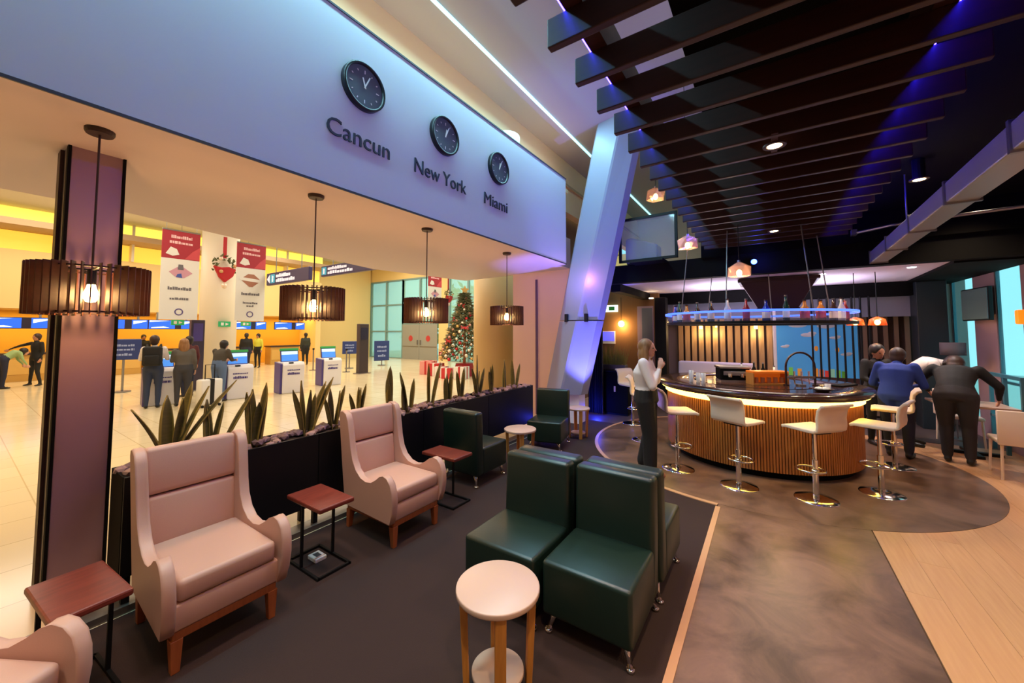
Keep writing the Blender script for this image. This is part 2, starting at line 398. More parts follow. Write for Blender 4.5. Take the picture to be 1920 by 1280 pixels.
# ------------------------------------------------------------------ leaning facetted column at the end of the clock wall
m_lean = mat('leaning_column_paint', (150, 152, 176), .45)
lean = thing('leaning_column', 'leaning facetted pale column washed in blue and violet light', 'column', (0, 0, 0))
def colsec(z):   # left edge, ridge, right edge in X for a height
    l = -3.99 + .222 * z; r_ = -3.10 + .245 * z - .002 * z * z
    rg = l + (r_ - l) * (.50 + .02 * z)
    return l, rg, r_
def colseg(zs, gap, name, mm, off):
    mb = MB(); ring_ = []
    for z in zs:
        l, rg, r_ = colsec(z)
        ring_.append([(l, 7.02, z), (l + .10, 6.86 - off, z), (rg, 6.74 - off, z), (rg + .04, 6.75 - off, z), (r_ - .06, 6.90 - off, z), (r_, 7.06, z), (r_ - .1, 7.26, z), (l + .1, 7.26, z)])
    v = [p for q in ring_ for p in q]; n = 8; f = []
    for i in range(len(zs) - 1):
        for j in range(n): f.append((i * n + j, i * n + (j + 1) % n, (i + 1) * n + (j + 1) % n, (i + 1) * n + j))
    f += [tuple(range(n - 1, -1, -1)), tuple(range((len(zs) - 1) * n, len(zs) * n))]
    return mb.add(v, f).build(name, mm, lean)
colseg((2.02, 3.4, 5.8), 0, 'shaft', m_lean, 0)
colseg((.58, 2.0), 0, 'lower_cladding', m_lean, .03)
MB().box(-3.44, -3.10, 6.95, 7.25, 0, .62).build('base', mat('white_base', (240, 238, 245), .4), lean)
for sx in (-3.27, -2.86):
    MB().box(sx - .03, sx + .03, 6.74, 6.82, 1.98, 2.14).build('wall_washer', m_black, lean, bevel=.01)
light('SPOT', 'column_blue_uplight', (-2.55, 6.42, .12), 700, (.16, .16, 1.0), rot=Euler((R(172), R(-10), 0)), radius=.04, spot=60)
light('POINT', 'column_washer_glow', (-3.05, 6.35, 2.7), 10, (.34, .26, 1.0), radius=.05)
light('POINT', 'column_pink_glow', (-2.72, 6.6, 2.75), 5, (1.0, .35, .55), radius=.05)
light('POINT', 'curtain_blue_light', (-3.05, 7.75, .18), 14, (.02, .04, 1.0), radius=.04)
light('POINT', 'planter_blue_light', (-3.30, 5.95, .25), 3.0, (.04, .05, 1.0), radius=.04)

# ------------------------------------------------------------------ near column with lilac panel
nc = thing('square_column', 'tall square column with lilac-grey panel and dark edges beside the hanging lamp', 'column', (-4.2, .58, 0))
MB().box(-.12, .10, -.12, .13, 0, 3.12).build('core', mat('column_grey', (150, 138, 140), .5), nc)
MB().box(.10, .135, -.135, .125, 0, 3.12).build('front_panel', mat('lilac_panel', (150, 122, 138), .42), nc, bevel=.004)
MB().box(.09, .145, .125, .142, 0, 3.12).build('edge_trim', m_blackmatte, nc)
MB().box(.09, .145, -.152, -.135, 0, 3.12).build('edge_trim', m_blackmatte, nc)
MB().box(-.02, .06, -.15, -.12, 0, 3.12).build('side_post', m_steel, nc)
MB().box(-.14, -.02, -.17, -.12, 0, 3.12).build('side_panel', m_dark_wood, nc)

# ------------------------------------------------------------------ clocks and lettering on the fascia
m_clock = mat('clock_face', (84, 92, 102), .5); m_clockrim = mat('clock_rim', (22, 24, 28), .35)
m_letter = mat('dark_lettering', (50, 56, 72), .6)
def clock(y, city, h, mn):
    t = thing('wall_clock', 'round dark wall clock above the word %s' % city, 'clock', (-3.26, y, 4.2), group='round wall clocks on the blue-lit fascia')
    MB().cyl((0, 0, 0), (.035, 0, 0), .205, n=40).build('face', m_clock, t)
    rim = MB(); M = Matrix.Rotation(R(90), 4, 'Y')
    rim.lathe([(.205, 0), (.232, 0), (.232, .055), (.222, .062), (.205, .055), (.205, 0)], n=44, M=M); rim.build('rim', m_clockrim, t, smooth=True)
    for i in range(12):
        a = 2 * PI * i / 12; L = .035 if i % 3 == 0 else .018
        MB().box(.035, .037, -.005, .005, .165 - L, .165, M=Matrix.Rotation(-a, 4, 'X')).build('hour_mark', m_white, t)
    MB().box(.040, .043, -.008, .008, -.02, .085, M=Matrix.Rotation(-h, 4, 'X')).build('hour_hand', m_white, t)
    MB().box(.044, .047, -.006, .006, -.02, .125, M=Matrix.Rotation(-mn, 4, 'X')).build('minute_hand', m_white, t)
    return t
clock(2.20, 'Cancun', R(-18), R(24)); clock(3.33, 'New York', R(12), R(24)); clock(4.46, 'Miami', R(12), R(24))
for word, y0, y1, size in (('Cancun', 1.84, 2.53, .235), ('New York', 2.87, 3.75, .235), ('Miami', 4.14, 4.71, .235)):
    me = text_mesh(word, size, .006, m_letter, bold=0.0)
    xs = [v.co.x for v in me.vertices]; w = max(xs) - min(xs); c = (max(xs) + min(xs)) / 2
    s_ = (y1 - y0) / w
    for v in me.vertices: v.co.x = (v.co.x - c) * s_
    o = link('wall_lettering', me, loc=(-3.252, (y0 + y1) / 2, 3.60)); o.rotation_euler = (R(90), 0, R(90))
    tag(o, 'dark lettering reading %s under its clock' % word, 'lettering', 'city names on the fascia')

# ------------------------------------------------------------------ pendant lamps
m_fin = mat('walnut_fin', (100, 46, 25), .5, noise=(20, (80, 36, 19)))
m_bulb = mat('bulb_glow', (255, 220, 150), .3, emit=((255, 205, 120), 45.0))
m_ring = mat('walnut_ring', (60, 28, 16), .5)
def pendant():
    t = thing('pendant_lamp', '', 'lamp', group='slatted drum pendant lamps hanging over the planter')
    fin = MB().box(.222, .278, -.003, .003, 1.905, 2.215).mesh('slat', m_fin)
    for i in range(42):
        o_ = link('slat', fin, t); o_.rotation_euler = (0, 0, 2 * PI * i / 42)
    for z in (1.92, 2.195):
        MB().lathe([(.228, z - .005), (.242, z - .005), (.242, z + .005), (.228, z + .005), (.228, z - .005)], n=46).build('ring', m_ring, t)
    MB().box(-.23, .23, -.006, .006, 2.19, 2.20).box(-.006, .006, -.23, .23, 2.19, 2.20).build('spider', m_black, t)
    MB().cyl((0, 0, 2.10), (0, 0, 2.20), .022, n=12).build('socket', m_black, t)
    MB().lathe([(0.001, 1.985), (.022, 1.99), (.036, 2.015), (.036, 2.04), (.024, 2.075), (.018, 2.10), (.001, 2.10)], n=14).build('bulb', m_bulb, t, smooth=True)
    MB().cyl((0, 0, 2.20), (0, 0, 3.115), .006, n=8).build('cord', mat('cord_brown', (70, 50, 40), .6), t)
    MB().lathe([(.001, 3.085), (.065, 3.085), (.072, 3.10), (.072, 3.12), (.001, 3.12)], n=24).build('canopy', mat('canopy_brown', (52, 34, 28), .5), t)
    return t
LP = ((.51, 'slatted drum pendant lamp in front of the lilac square column'), (1.95, 'slatted drum pendant lamp second nearest, in front of the check-in wall'),
      (3.40, 'slatted drum pendant lamp in front of the grey double doors'), (5.20, 'smallest, farthest slatted drum pendant lamp before the beige round pillar'))
p0 = pendant(); p0.location = (-3.6, LP[0][0], 0); p0['label'] = LP[0][1]
for y, lb in LP[1:]: dup(p0, (-3.6, y, 0), .05, lb)
for y, _ in LP: light('POINT', 'pendant_bulb_light', (-3.6, y, 2.03), 42, (1.0, .50, .18), radius=.05)

# ------------------------------------------------------------------ planter with stones and snake plants
pl_ = thing('planter_box', 'long black planter wall topped with pale stones along the lounge edge', 'planter', (-3.64, .68, 0))
L = 5.15; npn = 4
for i in range(npn):
    y0, y1 = i * L / npn, (i + 1) * L / npn
    MB().box(.15, .17, y0 + .003, y1 - .003, .22, .855).build('panel', m_black, pl_, bevel=.003)
    MB().box(-.17, -.15, y0 + .003, y1 - .003, .22, .855).build('panel', m_black, pl_, bevel=.003)
MB().box(-.15, .15, 0, L, .22, .25).box(-.15, .15, 0, .02, .25, .855).box(-.15, .15, L - .02, L, .25, .855).build('trough', m_blackmatte, pl_)
MB().box(-.15, .15, .02, L - .02, .70, .825).build('soil', mat('soil_dark', (58, 48, 42), .9), pl_)
for i in range(npn + 1):
    yy = min(max(i * L / npn, .04), L - .04)
    for xx in (-.12, .12): MB().box(xx - .02, xx + .02, yy - .02, yy + .02, 0, .22).build('leg', m_black, pl_)
m_st = [mat('stone_%s' % 'ab'[i], c, .8, bump=.3, bscale=30) for i, c in enumerate(((170, 150, 150), (136, 120, 122)))]
stones = []
for i in range(5):
    bm = bmesh.new(); bmesh.ops.create_icosphere(bm, subdivisions=1, radius=1)
    for v in bm.verts: v.co *= random.uniform(.8, 1.12)
    me = bpy.data.meshes.new('stone'); bm.to_mesh(me); bm.free(); me.materials.append(m_st[i % 2]); stones.append(me)
for i in range(230):
    yy = .03 + (L - .06) * ((i * .6180339) % 1); s_ = random.uniform(.026, .046)
    o = link('stone', stones[i % 5], pl_, loc=(random.uniform(-.135, .135), yy, .825 + s_ * .75)); o.scale = (s_ * 1.2, s_ * 1.3, s_ * .8); o.rotation_euler = (0, 0, random.uniform(0, 6))
struct('trim_11', MB().box(-3.60, -3.46, -1, 7.2, -.01, .045), mat('threshold_metal', (120, 112, 104), .35, .6))

m_leaf = mat('snake_leaf', (78, 80, 40), .5, noise=(5, (104, 100, 52)), stretch=(1, 1, 9)); m_leaf_e = mat('snake_leaf_edge', (150, 140, 66), .45)
def leaf_mesh(h, w, lean_, curl, tw):
    n = 9; v = []; f = []; mi = []
    for i in range(n + 1):
        t = i / n
        ww = w * (0.55 + .9 * t - .35 * t * t) * (1 - t ** 3.2) ** .8 + .0012
        x = lean_ * h * t + curl * h * t * t; z = h * t * math.sqrt(max(.2, 1 - lean_ * lean_ * .6)); a = tw * t
        cs, sn = math.cos(a), math.sin(a)
        for q, dpt in ((-1, .012), (-.72, .004), (0, -.008), (.72, .004), (1, .012)):
            yy = q * ww; xx = dpt * (1 - t * .6)
            v.append((x + xx * cs - yy * sn, xx * sn + yy * cs, z))
        for q, dpt in ((1, .014), (0, -.001), (-1, .014)):
            yy = q * ww; xx = (dpt + .006) * (1 - t * .6)
            v.append((x + xx * cs - yy * sn, xx * sn + yy * cs, z))
    for i in range(n):
        o_ = i * 8
        for j in range(8):
            f.append((o_ + j, o_ + (j + 1) % 8, o_ + 8 + (j + 1) % 8, o_ + 8 + j)); mi.append(1 if j in (0, 3, 4, 7) else 0)
    mb = MB(); mb.v = v; mb.f = f + [tuple(range(n * 8, n * 8 + 8))]; mb.m = mi + [0]
    return mb.mesh('leaf', [m_leaf, m_leaf_e], smooth=True)
# per plant: (y, list of leaves (height, half width, azimuth deg, lean, curl, twist))
PLANTS = [
 (.95, [(.42,.030,180,.05,.05,.3),(.50,.030,95,.10,.10,.4),(.47,.028,85,.30,.15,.2),(.36,.027,270,.25,.30,.2),(.40,.026,20,.06,.10,.5),(.52,.022,90,.55,.25,.3)], 'tall wide-spreading snake plant behind the nearest winged armchair'),
 (1.22, [(.36,.027,200,.05,.08,.2),(.40,.026,80,.40,.15,.4),(.33,.024,90,.12,.10,.3),(.30,.022,280,.06,.0,.2)], 'snake plant right of the widest one, leaning right'),
 (1.50, [(.40,.030,180,.03,.02,.5),(.44,.029,100,.08,.06,.2),(.38,.028,270,.06,.05,.3),(.36,.026,60,.10,.1,.4),(.30,.024,0,.08,.1,.1)], 'upright dense snake plant beside the edge of the cream armchair'),
 (1.95, [(.42,.028,200,.06,.06,.4),(.40,.027,85,.22,.18,.3),(.44,.026,95,.35,.2,.2),(.36,.026,270,.16,.14,.4),(.34,.024,20,.06,.05,.2),(.30,.022,110,.05,.1,.3)], 'bushy snake plant under the second pendant lamp'),
 (2.22, [(.32,.024,180,.05,.06,.3),(.34,.023,90,.2,.12,.3),(.28,.022,270,.2,.12,.2),(.30,.022,60,.05,.05,.3)], 'short snake plant left of the second armchair'),
 (2.50, [(.30,.024,180,.05,.06,.3),(.33,.023,80,.12,.12,.3),(.26,.02,280,.25,.12,.2),(.30,.022,60,.05,.05,.3)], 'short snake plant directly behind the second armchair'),
 (2.92, [(.40,.030,180,.05,.02,.3),(.48,.028,110,.04,.02,.5),(.36,.028,270,.05,.06,.2)], 'three-leaved snake plant under the third pendant lamp'),
 (3.16, [(.40,.028,250,.16,.10,.3),(.32,.024,90,.12,.05,.2),(.30,.024,180,.06,.05,.2)], 'snake plant with one leaf leaning left under the third pendant lamp'),
 (3.55, [(.46,.022,250,.03,.0,.4),(.48,.02,90,.24,.10,.4),(.36,.02,180,.05,.05,.3)], 'thin two-leaved snake plant in front of the Christmas tree gifts'),
 (3.86, [(.32,.026,180,.04,.02,.3),(.36,.025,80,.06,.04,.3),(.28,.022,270,.04,.05,.3)], 'stubby snake plant in front of the Christmas tree'),
 (4.14, [(.30,.026,200,.06,.08,.3),(.38,.024,80,.10,.04,.3),(.34,.022,270,.18,.05,.3),(.26,.02,100,.22,.1,.2)], 'spreading snake plant at the right edge of the Christmas tree'),
 (4.52, [(.52,.024,180,.02,.02,.6),(.36,.02,270,.25,.1,.3),(.34,.02,90,.25,.1,.3),(.30,.02,20,.05,.05,.3)], 'tallest snake plant before the beige round pillar'),
 (4.84, [(.34,.02,180,.04,.02,.3),(.38,.018,90,.20,-.12,.3),(.28,.018,270,.10,.1,.3)], 'snake plant with a hooked leaf before the beige round pillar'),
 (5.22, [(.42,.022,180,.04,.04,.3),(.36,.02,90,.08,.04,.5)], 'narrow snake plant under the farthest pendant lamp'),
 (5.52, [(.40,.022,260,.04,.02,.3),(.34,.02,90,.28,.1,.5),(.26,.018,180,.05,.05,.3)], 'last snake plant at the far end of the planter'),
]
for y, leaves, lb in PLANTS:
    t = thing('snake_plant', lb, 'plant', (-3.66, y, .81), group='snake plants in the black planter')
    for h, w, az, ln, cu, tw in leaves:
        o = link('leaf', leaf_mesh(h * 1.1 + .06, w * 1.75, ln * .85, cu * .8, tw), t, loc=(random.uniform(-.02, .02), random.uniform(-.03, .03), 0), rz=R(az))

# ------------------------------------------------------------------ wing armchairs
def wing_chair(label, loc, rz):
    t = thing('wing_armchair', label, 'armchair', loc, rz, 'cream winged armchairs along the planter')
    # side panel profile (x forward, z up)
    keys = [(-.37,.215),(-.41,.55),(-.455,1.02),(-.44,1.055),(-.395,1.062),(-.345,1.04),(-.315,.98),(-.292,.86),(-.270,.74),(-.238,.635),(-.185,.555),(-.11,.503),(-.03,.485),
            (.05,.497),(.12,.535),(.175,.575),(.225,.592),(.275,.58),(.318,.54),(.342,.475),(.350,.39),(.338,.29),(.31,.215)]
    for s_ in (-1, 1):
        mb = MB(); n = len(keys); v = []
        cx = sum(k_[0] for k_ in keys) / n; cz = sum(k_[1] for k_ in keys) / n
        def fl(x, z): return .045 * (x + .15) + .03 * (z - .5)
        for off, sh in ((-.03, .982), (-.018, 1), (.018, 1), (.03, .982)):
            for x, z in keys:
                X, Z = cx + (x - cx) * sh, (cz + (z - cz) * sh if z > .22 else z)
                v.append((X, s_ * (.268 + off + fl(x, z)), Z))
        f = []
        for a in range(3):
            for j in range(n):
                q = (a * n + j, a * n + (j + 1) % n, (a + 1) * n + (j + 1) % n, (a + 1) * n + j)
                f.append(q if s_ < 0 else q[::-1])
        c1 = tuple(range(n)); c2 = tuple(range(3 * n, 4 * n))
        f += [c1[::-1], c2] if s_ < 0 else [c1, c2[::-1]]
        mb.add(v, f); o_ = mb.build('wing_side', m_cream, t, bevel=0)
        for p in o_.data.polygons: p.use_smooth = len(p.vertices) == 4
    M = Matrix.Translation((-.335, 0, .40)) @ Matrix.Rotation(R(-7), 4, 'Y')
    MB().box(-.05, .05, -.245, .245, -.02, .355, M=M).build('lower_back_pad', m_cream, t, bevel=.03, seg=3)
    MB().box(-.05, .055, -.25, .25, .36, .655, M=M).build('head_pad', m_cream, t, bevel=.03, seg=3)
    MB().box(-.30, .305, -.245, .245, .355, .475).build('seat_cushion', m_cream, t, bevel=.03, seg=3)
    MB().box(-.37, .300, -.27, .27, .215, .352).build('seat_base', m_cream, t, bevel=.012)
    MB().box(-.36, .29, -.255, .255, .165, .215).build('wooden_frame', m_leg_wood, t, bevel=.006)
    for x, z in ((.265, 0), (-.335, 0)):
        for s_ in (-1, 1):
            mb = MB(); a = .028; c = .019; xx = .008 if x > 0 else -.02
            v = [(x - a, s_ * .235 - a, .17), (x + a, s_ * .235 - a, .17), (x + a, s_ * .235 + a, .17), (x - a, s_ * .235 + a, .17)]
            v = [(x + xx - c, s_ * .235 - c, 0), (x + xx + c, s_ * .235 - c, 0), (x + xx + c, s_ * .235 + c, 0), (x + xx - c, s_ * .235 + c, 0)] + v
            mb.add(v, [(3,2,1,0),(4,5,6,7),(0,1,5,4),(1,2,6,5),(2,3,7,6),(3,0,4,7)]); mb.build('leg', m_leg_wood, t, bevel=.004)
    for o_ in t.children:
        if o_.name.split('.')[0] in ('lower_back_pad', 'head_pad', 'seat_cushion', 'seat_base'): smooth_bevel(o_)
    return t
wing_chair('cream winged armchair nearest the lilac square column', (-2.93, .985, 0), R(0))
wing_chair('cream winged armchair between two reddish side tables', (-2.92, 2.40, 0), R(0))
wing_chair('cream armchair arm cut off at the lower left corner', (-2.55, -.04, 0), R(30))

# ------------------------------------------------------------------ side tables with reddish tops
def side_table(label, loc, rz=0):
    t = thing('side_table', label, 'side table', loc, rz, 'reddish side tables between the armchairs')
    MB().box(-.24, .24, -.14, .14, .475, .51).build('table_top', m_red_wood, t, bevel=.01)
    f = MB()
    for s_ in (-1, 1): f.box(-.22, .22, s_ * .125 - .009, s_ * .125 + .009, 0, .018)
    f.box(-.22, -.202, -.125, .125, 0, .018).box(.202, .22, -.125, .125, 0, .018)
    f.build('floor_frame', m_black, t)
    for s_ in (-1, 1): MB().box(-.03, -.012, s_ * .125 - .009, s_ * .125 + .009, .018, .475).build('upright', m_black, t)
    return t
side_table('reddish side table between the two cream winged armchairs', (-2.96, 1.70, 0))
side_table('reddish side table at the foot of the lilac square column', (-2.92, .43, 0), R(4))
side_table('reddish side table between an armchair and a dark green chair', (-2.90, 3.06, 0))
pb = thing('floor_socket', 'small pale floor socket under the reddish side table', 'socket', (-3.02, 1.72, 0))
MB().box(-.06, .06, -.045, .045, 0, .03).build('housing', m_white, pb, bevel=.006)
MB().box(-.03, .03, -.02, .02, .03, .033).build('cover', m_steel, pb)

# ------------------------------------------------------------------ dark green armless chairs
def green_chair(label, loc, rz, w=.54, d=.62):   # faces +x locally, back at -x
    t = thing('armless_chair', label, 'chair', loc, rz, 'dark green leather armless chairs')
    h = w / 2
    smooth_bevel(MB().box(-d / 2 + .14, d / 2 + .004, -h, h, .12, .43).build('seat', m_green, t, bevel=.026, seg=4))
    M = Matrix.Translation((-d / 2 + .095, 0, .12)) @ Matrix.Rotation(R(-2.5), 4, 'Y')
    smooth_bevel(MB().box(-.06, .07, -h, h, 0, .735, M=M).build('backrest', m_green, t, bevel=.032, seg=4))
    for sx in (-1, 1):
        for sy in (-1, 1):
            p = Vector((sx * (d / 2 - .07), sy * (h - .06), .125)); q = p + Vector((sx * .03, sy * .035, -.11))
            mb = MB().tube([p, p * .6 + q * .4 + Vector((0, 0, -.005)), q], [.024, .017, .014], 8); mb.cyl(q + Vector((0, 0, .004)), (q.x, q.y, 0), .023, n=10); mb.build('leg', m_chrome, t, smooth=True)
    return t
green_chair('dark green chair nearest the camera, facing the white round table', (-.90, 2.37, 0), R(-90))
green_chair('dark green chair facing the camera, left of the nearest pair', (-1.475, 2.33, 0), R(-90))
green_chair('dark green chair back to back behind the nearest one', (-.89, 2.995, 0), R(90))
green_chair('dark green chair mostly hidden behind the left backrest of the pair', (-1.465, 2.955, 0), R(90))
green_chair('dark green chair seen from behind against the black planter', (-3.08, 3.75, 0), R(90))
green_chair('dark green chair at the far end of the planter facing back', (-2.93, 5.42, 0), R(-78))

# ------------------------------------------------------------------ round tables
def round_table(label, loc, r_=.215, h=.5):
    t = thing('round_table', label, 'table', loc, R(20), 'white round side tables on oak legs')
    smooth_bevel(MB().cyl((0, 0, h - .028), (0, 0, h), r_, n=48).build('table_top', m_white_lam, t, bevel=.006))
    smooth_bevel(MB().cyl((0, 0, .07), (0, 0, .09), r_ * .62, n=40).build('lower_shelf', m_white_lam, t, bevel=.004))
    for i in range(4):
        M = Matrix.Rotation(PI / 2 * i + R(20), 4, 'Z')
        v = [(r_ * .66, -.027, 0), (r_ * .80, -.027, 0), (r_ * .80, .027, 0), (r_ * .66, .027, 0), (r_ * .74, -.027, h - .028), (r_ * .92, -.027, h - .028), (r_ * .92, .027, h - .028), (r_ * .74, .027, h - .028)]
        MB().add(v, [(3,2,1,0),(4,5,6,7),(0,1,5,4),(1,2,6,5),(2,3,7,6),(3,0,4,7)], 0, M).build('leg', m_oak, t, bevel=.004)
    return t
round_table('white round table on oak legs nearest the camera', (-1.19, 1.64, 0))
round_table('white round table between two dark green chairs by the planter', (-2.80, 4.36, 0))
round_table('small white round table beside the leaning column', (-2.74, 6.10, 0), .20, .5)

# ================================================================== CHECK-IN HALL
struct('wall_hall', MB().box(-24.2, -24, -4, 17.2, 0, 6.4), m_niche)
struct('wall_hall_upper', MB().box(-24, -22, -4, 12.2, 2.62, 4.70), m_hall_wall)
struct('wall_hall_return', MB().box(-24, -22.2, 12.2, 12.5, 0, 4.7).box(-24, -23.6, 12.5, 16.9, 0, 6.35), m_hall_wall)
struct('wall_hall_near', MB().box(-24, -3.5, -4.2, -4, 0, 6.4), m_hall_wall)
struct('ceiling', MB().box(-24, -21.0, -4, 12.5, 5.42, 5.64), mat('ledge_beige', (176, 146, 112), .7))
struct('ceiling', MB().box(-24, -19.5, -4, 12.5, 6.22, 6.35), m_ceil)
cv = thing('cove_light_band', 'two bright yellow stepped cove light bands above the check-in wall', 'light', (-22.3, 0, 0))
for i in range(8):
    y0 = -4 + i * 2.05
    MB().box(-.05, .02, y0 + .06, y0 + 2.05, 4.72, 5.40).build('lower_light_panel', m_cove_b, cv)
    MB().box(.25, .32, y0 + .06, y0 + 2.05, 5.66, 6.20).build('upper_light_panel', m_cove_a, cv)
    MB().box(-.06, .42, y0 - .02, y0 + .06, 4.70, 6.22).build('mullion', m_hall_col, cv)
# counters
m_counter = mat('counter_front', (196, 150, 72), .4)
MON = [(-.6, 'a'), (1.4, 'b'), (4.0, 'c'), (5.6, 'd'), (8.6, 'e'), (10.6, 'f')]
place = ('left of the near lamp', 'at the far left edge of the hall', 'behind the man with a backpack', 'next to the round white hall column', 'right of the second banner', 'under the second pendant lamp')
m_scr_b = mat('screen_blue', (30, 80, 220), .3, emit=((40, 100, 235), 1.0)); m_scr_w = mat('screen_white', (220, 235, 250), .3, emit=((215, 232, 250), 1.0))
m_scr_d = mat('screen_dark', (40, 36, 60), .3)
for (y, _), pc in zip(MON, place):
    t = thing('check_in_counter', 'yellow check-in counter %s' % pc, 'counter', (-22.6, y, 0), group='check-in counters along the yellow wall')
    MB().box(-.4, .25, -.74, .74, 0, .95).build('body', m_counter, t)
    MB().box(-.45, .30, -.78, .78, .95, 1.02).build('worktop', mat('counter_dark', (52, 36, 40), .4), t)
    MB().box(.251, .262, -.7, .7, .25, .8).build('front_panel', mat('counter_panel', (214, 170, 90), .4), t, bevel=.004)
    t = thing('display_monitor', 'blue flight display %s' % pc, 'monitor', (-21.9, y, 1.90), group='blue displays above the counters')
    MB().box(-.06, 0, -.80, .80, 0, .40).build('case', m_scr_d, t)
    MB().box(0, .012, -.78, .08, .02, .38).build('screen', m_scr_b, t)
    MB().box(0, .012, .30, .78, .02, .38).build('screen', m_scr_b, t)
    for gp_ in ([(-.76, .30), (-.1, .37), (-.76, .37)], [(-.7, .08), (-.3, .12), (-.1, .06), (-.7, .04)], [(.34, .2), (.74, .32), (.74, .36), (.34, .34)]): MB().prism(gp_, .012, .016, 'x').build('screen_graphic', m_scr_w, t)
    for by in (-.5, .5): MB().box(-.15, -.05, by - .03, by + .03, .30, .73).build('bracket', m_steel, t)
# round columns
tag(MB().cyl((-16, 5.32, 0), (-16, 5.32, 6.35), .53, n=40).build('round_column', m_hall_col, smooth=False), 'round white hall column between the two banners', 'column')
tag(MB().cyl((-6.45, 8.75, 0), (-6.45, 8.75, 3.6), .62, n=48).build('round_column', mat('beige_column', (206, 172, 118), .5)), 'thick beige round pillar beside the Christmas tree', 'column')
for o in (S.objects['round_column.001'], S.objects['round_column.002'], S.objects['round_column']):
    for p in o.data.polygons: p.use_smooth = len(p.vertices) == 4
# banners
m_ban = mat('banner_white', (232, 228, 224), .6); m_ban_red = mat('banner_red', (168, 42, 58), .6); m_ban_red2 = mat('banner_red_light', (206, 74, 84), .6)
m_print = mat('grey_print', (110, 104, 112), .6); m_print_p = mat('purple_print', (96, 82, 140), .6)
def dashes(mb, x, z, w, h, seed, axis='x', n=9):
    rr = random.Random(seed); y = -w / 2
    while y < w / 2:
        d = rr.uniform(.5, 1.4) * w / n
        mb.box(x, x + .003, y, min(y + d * .8, w / 2), z, z + h * rr.choice((.75, .75, 1.0))); y += d
    return mb
def banner(label, loc, w, z0, z1, kind):
    t = thing('hanging_banner', label, 'banner', loc, group='tall banners hanging in the hall')
    h = z1 - z0; red = z1 - h * .32
    MB().box(-.012, .012, -w / 2, w / 2, z0, red).build('cloth', m_ban, t)
    MB().box(-.012, .012, -w / 2, w / 2, red, z1).build('red_header', m_ban_red, t)
    MB().prism([(w * .1, red + .02), (w * .5, red + .02), (w * .5, red + h * .16), (w * .3, red + h * .1)], .013, .016, 'x').build('header_figure', m_ban_red2, t)
    mb = MB().prism([(-w * .40, red + .10 * h * .5), (-w * .22, red + .03 * h), (-w * .05, red + .05 * h), (-w * .12, red + .11 * h), (-w * .28, red + .13 * h)], .013, .017, 'x'); mb.build('header_hat', m_ban, t)
    mb = MB(); dashes(mb, .013, red + h * .23, w * .55, h * .035, 3); dashes(mb, .013, red + h * .17, w * .62, h * .03, 5); mb.build('header_print', mat('pink_print', (240, 190, 196), .6), t)['kind'] = 'stuff'
    lz = red - h * .15
    if kind == 0:
        MB().prism([(-w * .30, lz), (-w * .08, lz + h * .06), (w * .08, lz + h * .06), (w * .32, lz), (w * .1, lz - h * .06), (-w * .1, lz - h * .06)], .013, .017, 'x').build('emblem', mat('emblem_pink', (206, 150, 170), .6), t)
        MB().prism([(-w * .12, lz - h * .055), (w * .05, lz - h * .06), (w * .02, lz - h * .01), (-w * .08, lz - h * .02)], .017, .020, 'x').build('emblem_mark', mat('emblem_blue', (70, 90, 170), .6), t)
        MB().prism([(-w * .08, lz + h * .03), (w * .08, lz + h * .03), (w * .06, lz + h * .09), (-w * .06, lz + h * .09)], .017, .020, 'x').build('emblem_top', m_print, t)
    else:
        MB().prism([(-w * .36, lz), (-w * .1, lz + h * .075), (w * .1, lz + h * .075), (w * .36, lz), (w * .06, lz - h * .09), (-w * .06, lz - h * .09)], .013, .017, 'x').build('emblem', mat('emblem_brown', (168, 112, 90), .6), t)
        MB().prism([(-w * .40, lz - h * .01), (w * .40, lz - h * .03), (w * .40, lz + h * .01), (-w * .40, lz + h * .03)], .017, .020, 'x').build('emblem_mark', m_ban, t)
    mb = MB(); dashes(mb, .013, z0 + h * .33, w * .62, h * .035, 11 + kind, n=11); dashes(mb, .013, z0 + h * .22, w * .5, h * .025, 17 + kind)
    if kind: dashes(mb, .013, z0 + h * .18, w * .25, h * .025, 23, n=4)
    mb.build('print', m_print, t)['kind'] = 'stuff'
    ri = MB().lathe([(.07, 0), (.10, 0), (.10, .004), (.07, .004)], n=18, M=Matrix.Translation((.013, 0, z0 + h * .085)) @ Matrix.Rotation(R(90), 4, 'Y')); ri.build('round_mark', m_print_p, t)
    MB().cyl((0, -w / 2, z1), (0, w / 2, z1), .025, n=8).build('top_bar', m_steel, t)
    MB().cyl((0, -w * .4, z1), (0, -w * .4, 6.35), .006, n=6).cyl((0, w * .4, z1), (0, w * .4, 6.35), .006, n=6).build('cable', m_steel, t)
banner('white banner with red header left of the round hall column', (-14, 3.70, 0), .86, 2.14, 4.69, 0)
banner('white banner with red header right of the round hall column', (-14, 5.50, 0), .84, 2.14, 4.66, 1)
banner('white and red banner far off above the grey doors', (-13.6, 13.4, 0), .9, 2.4, 4.75, 0)
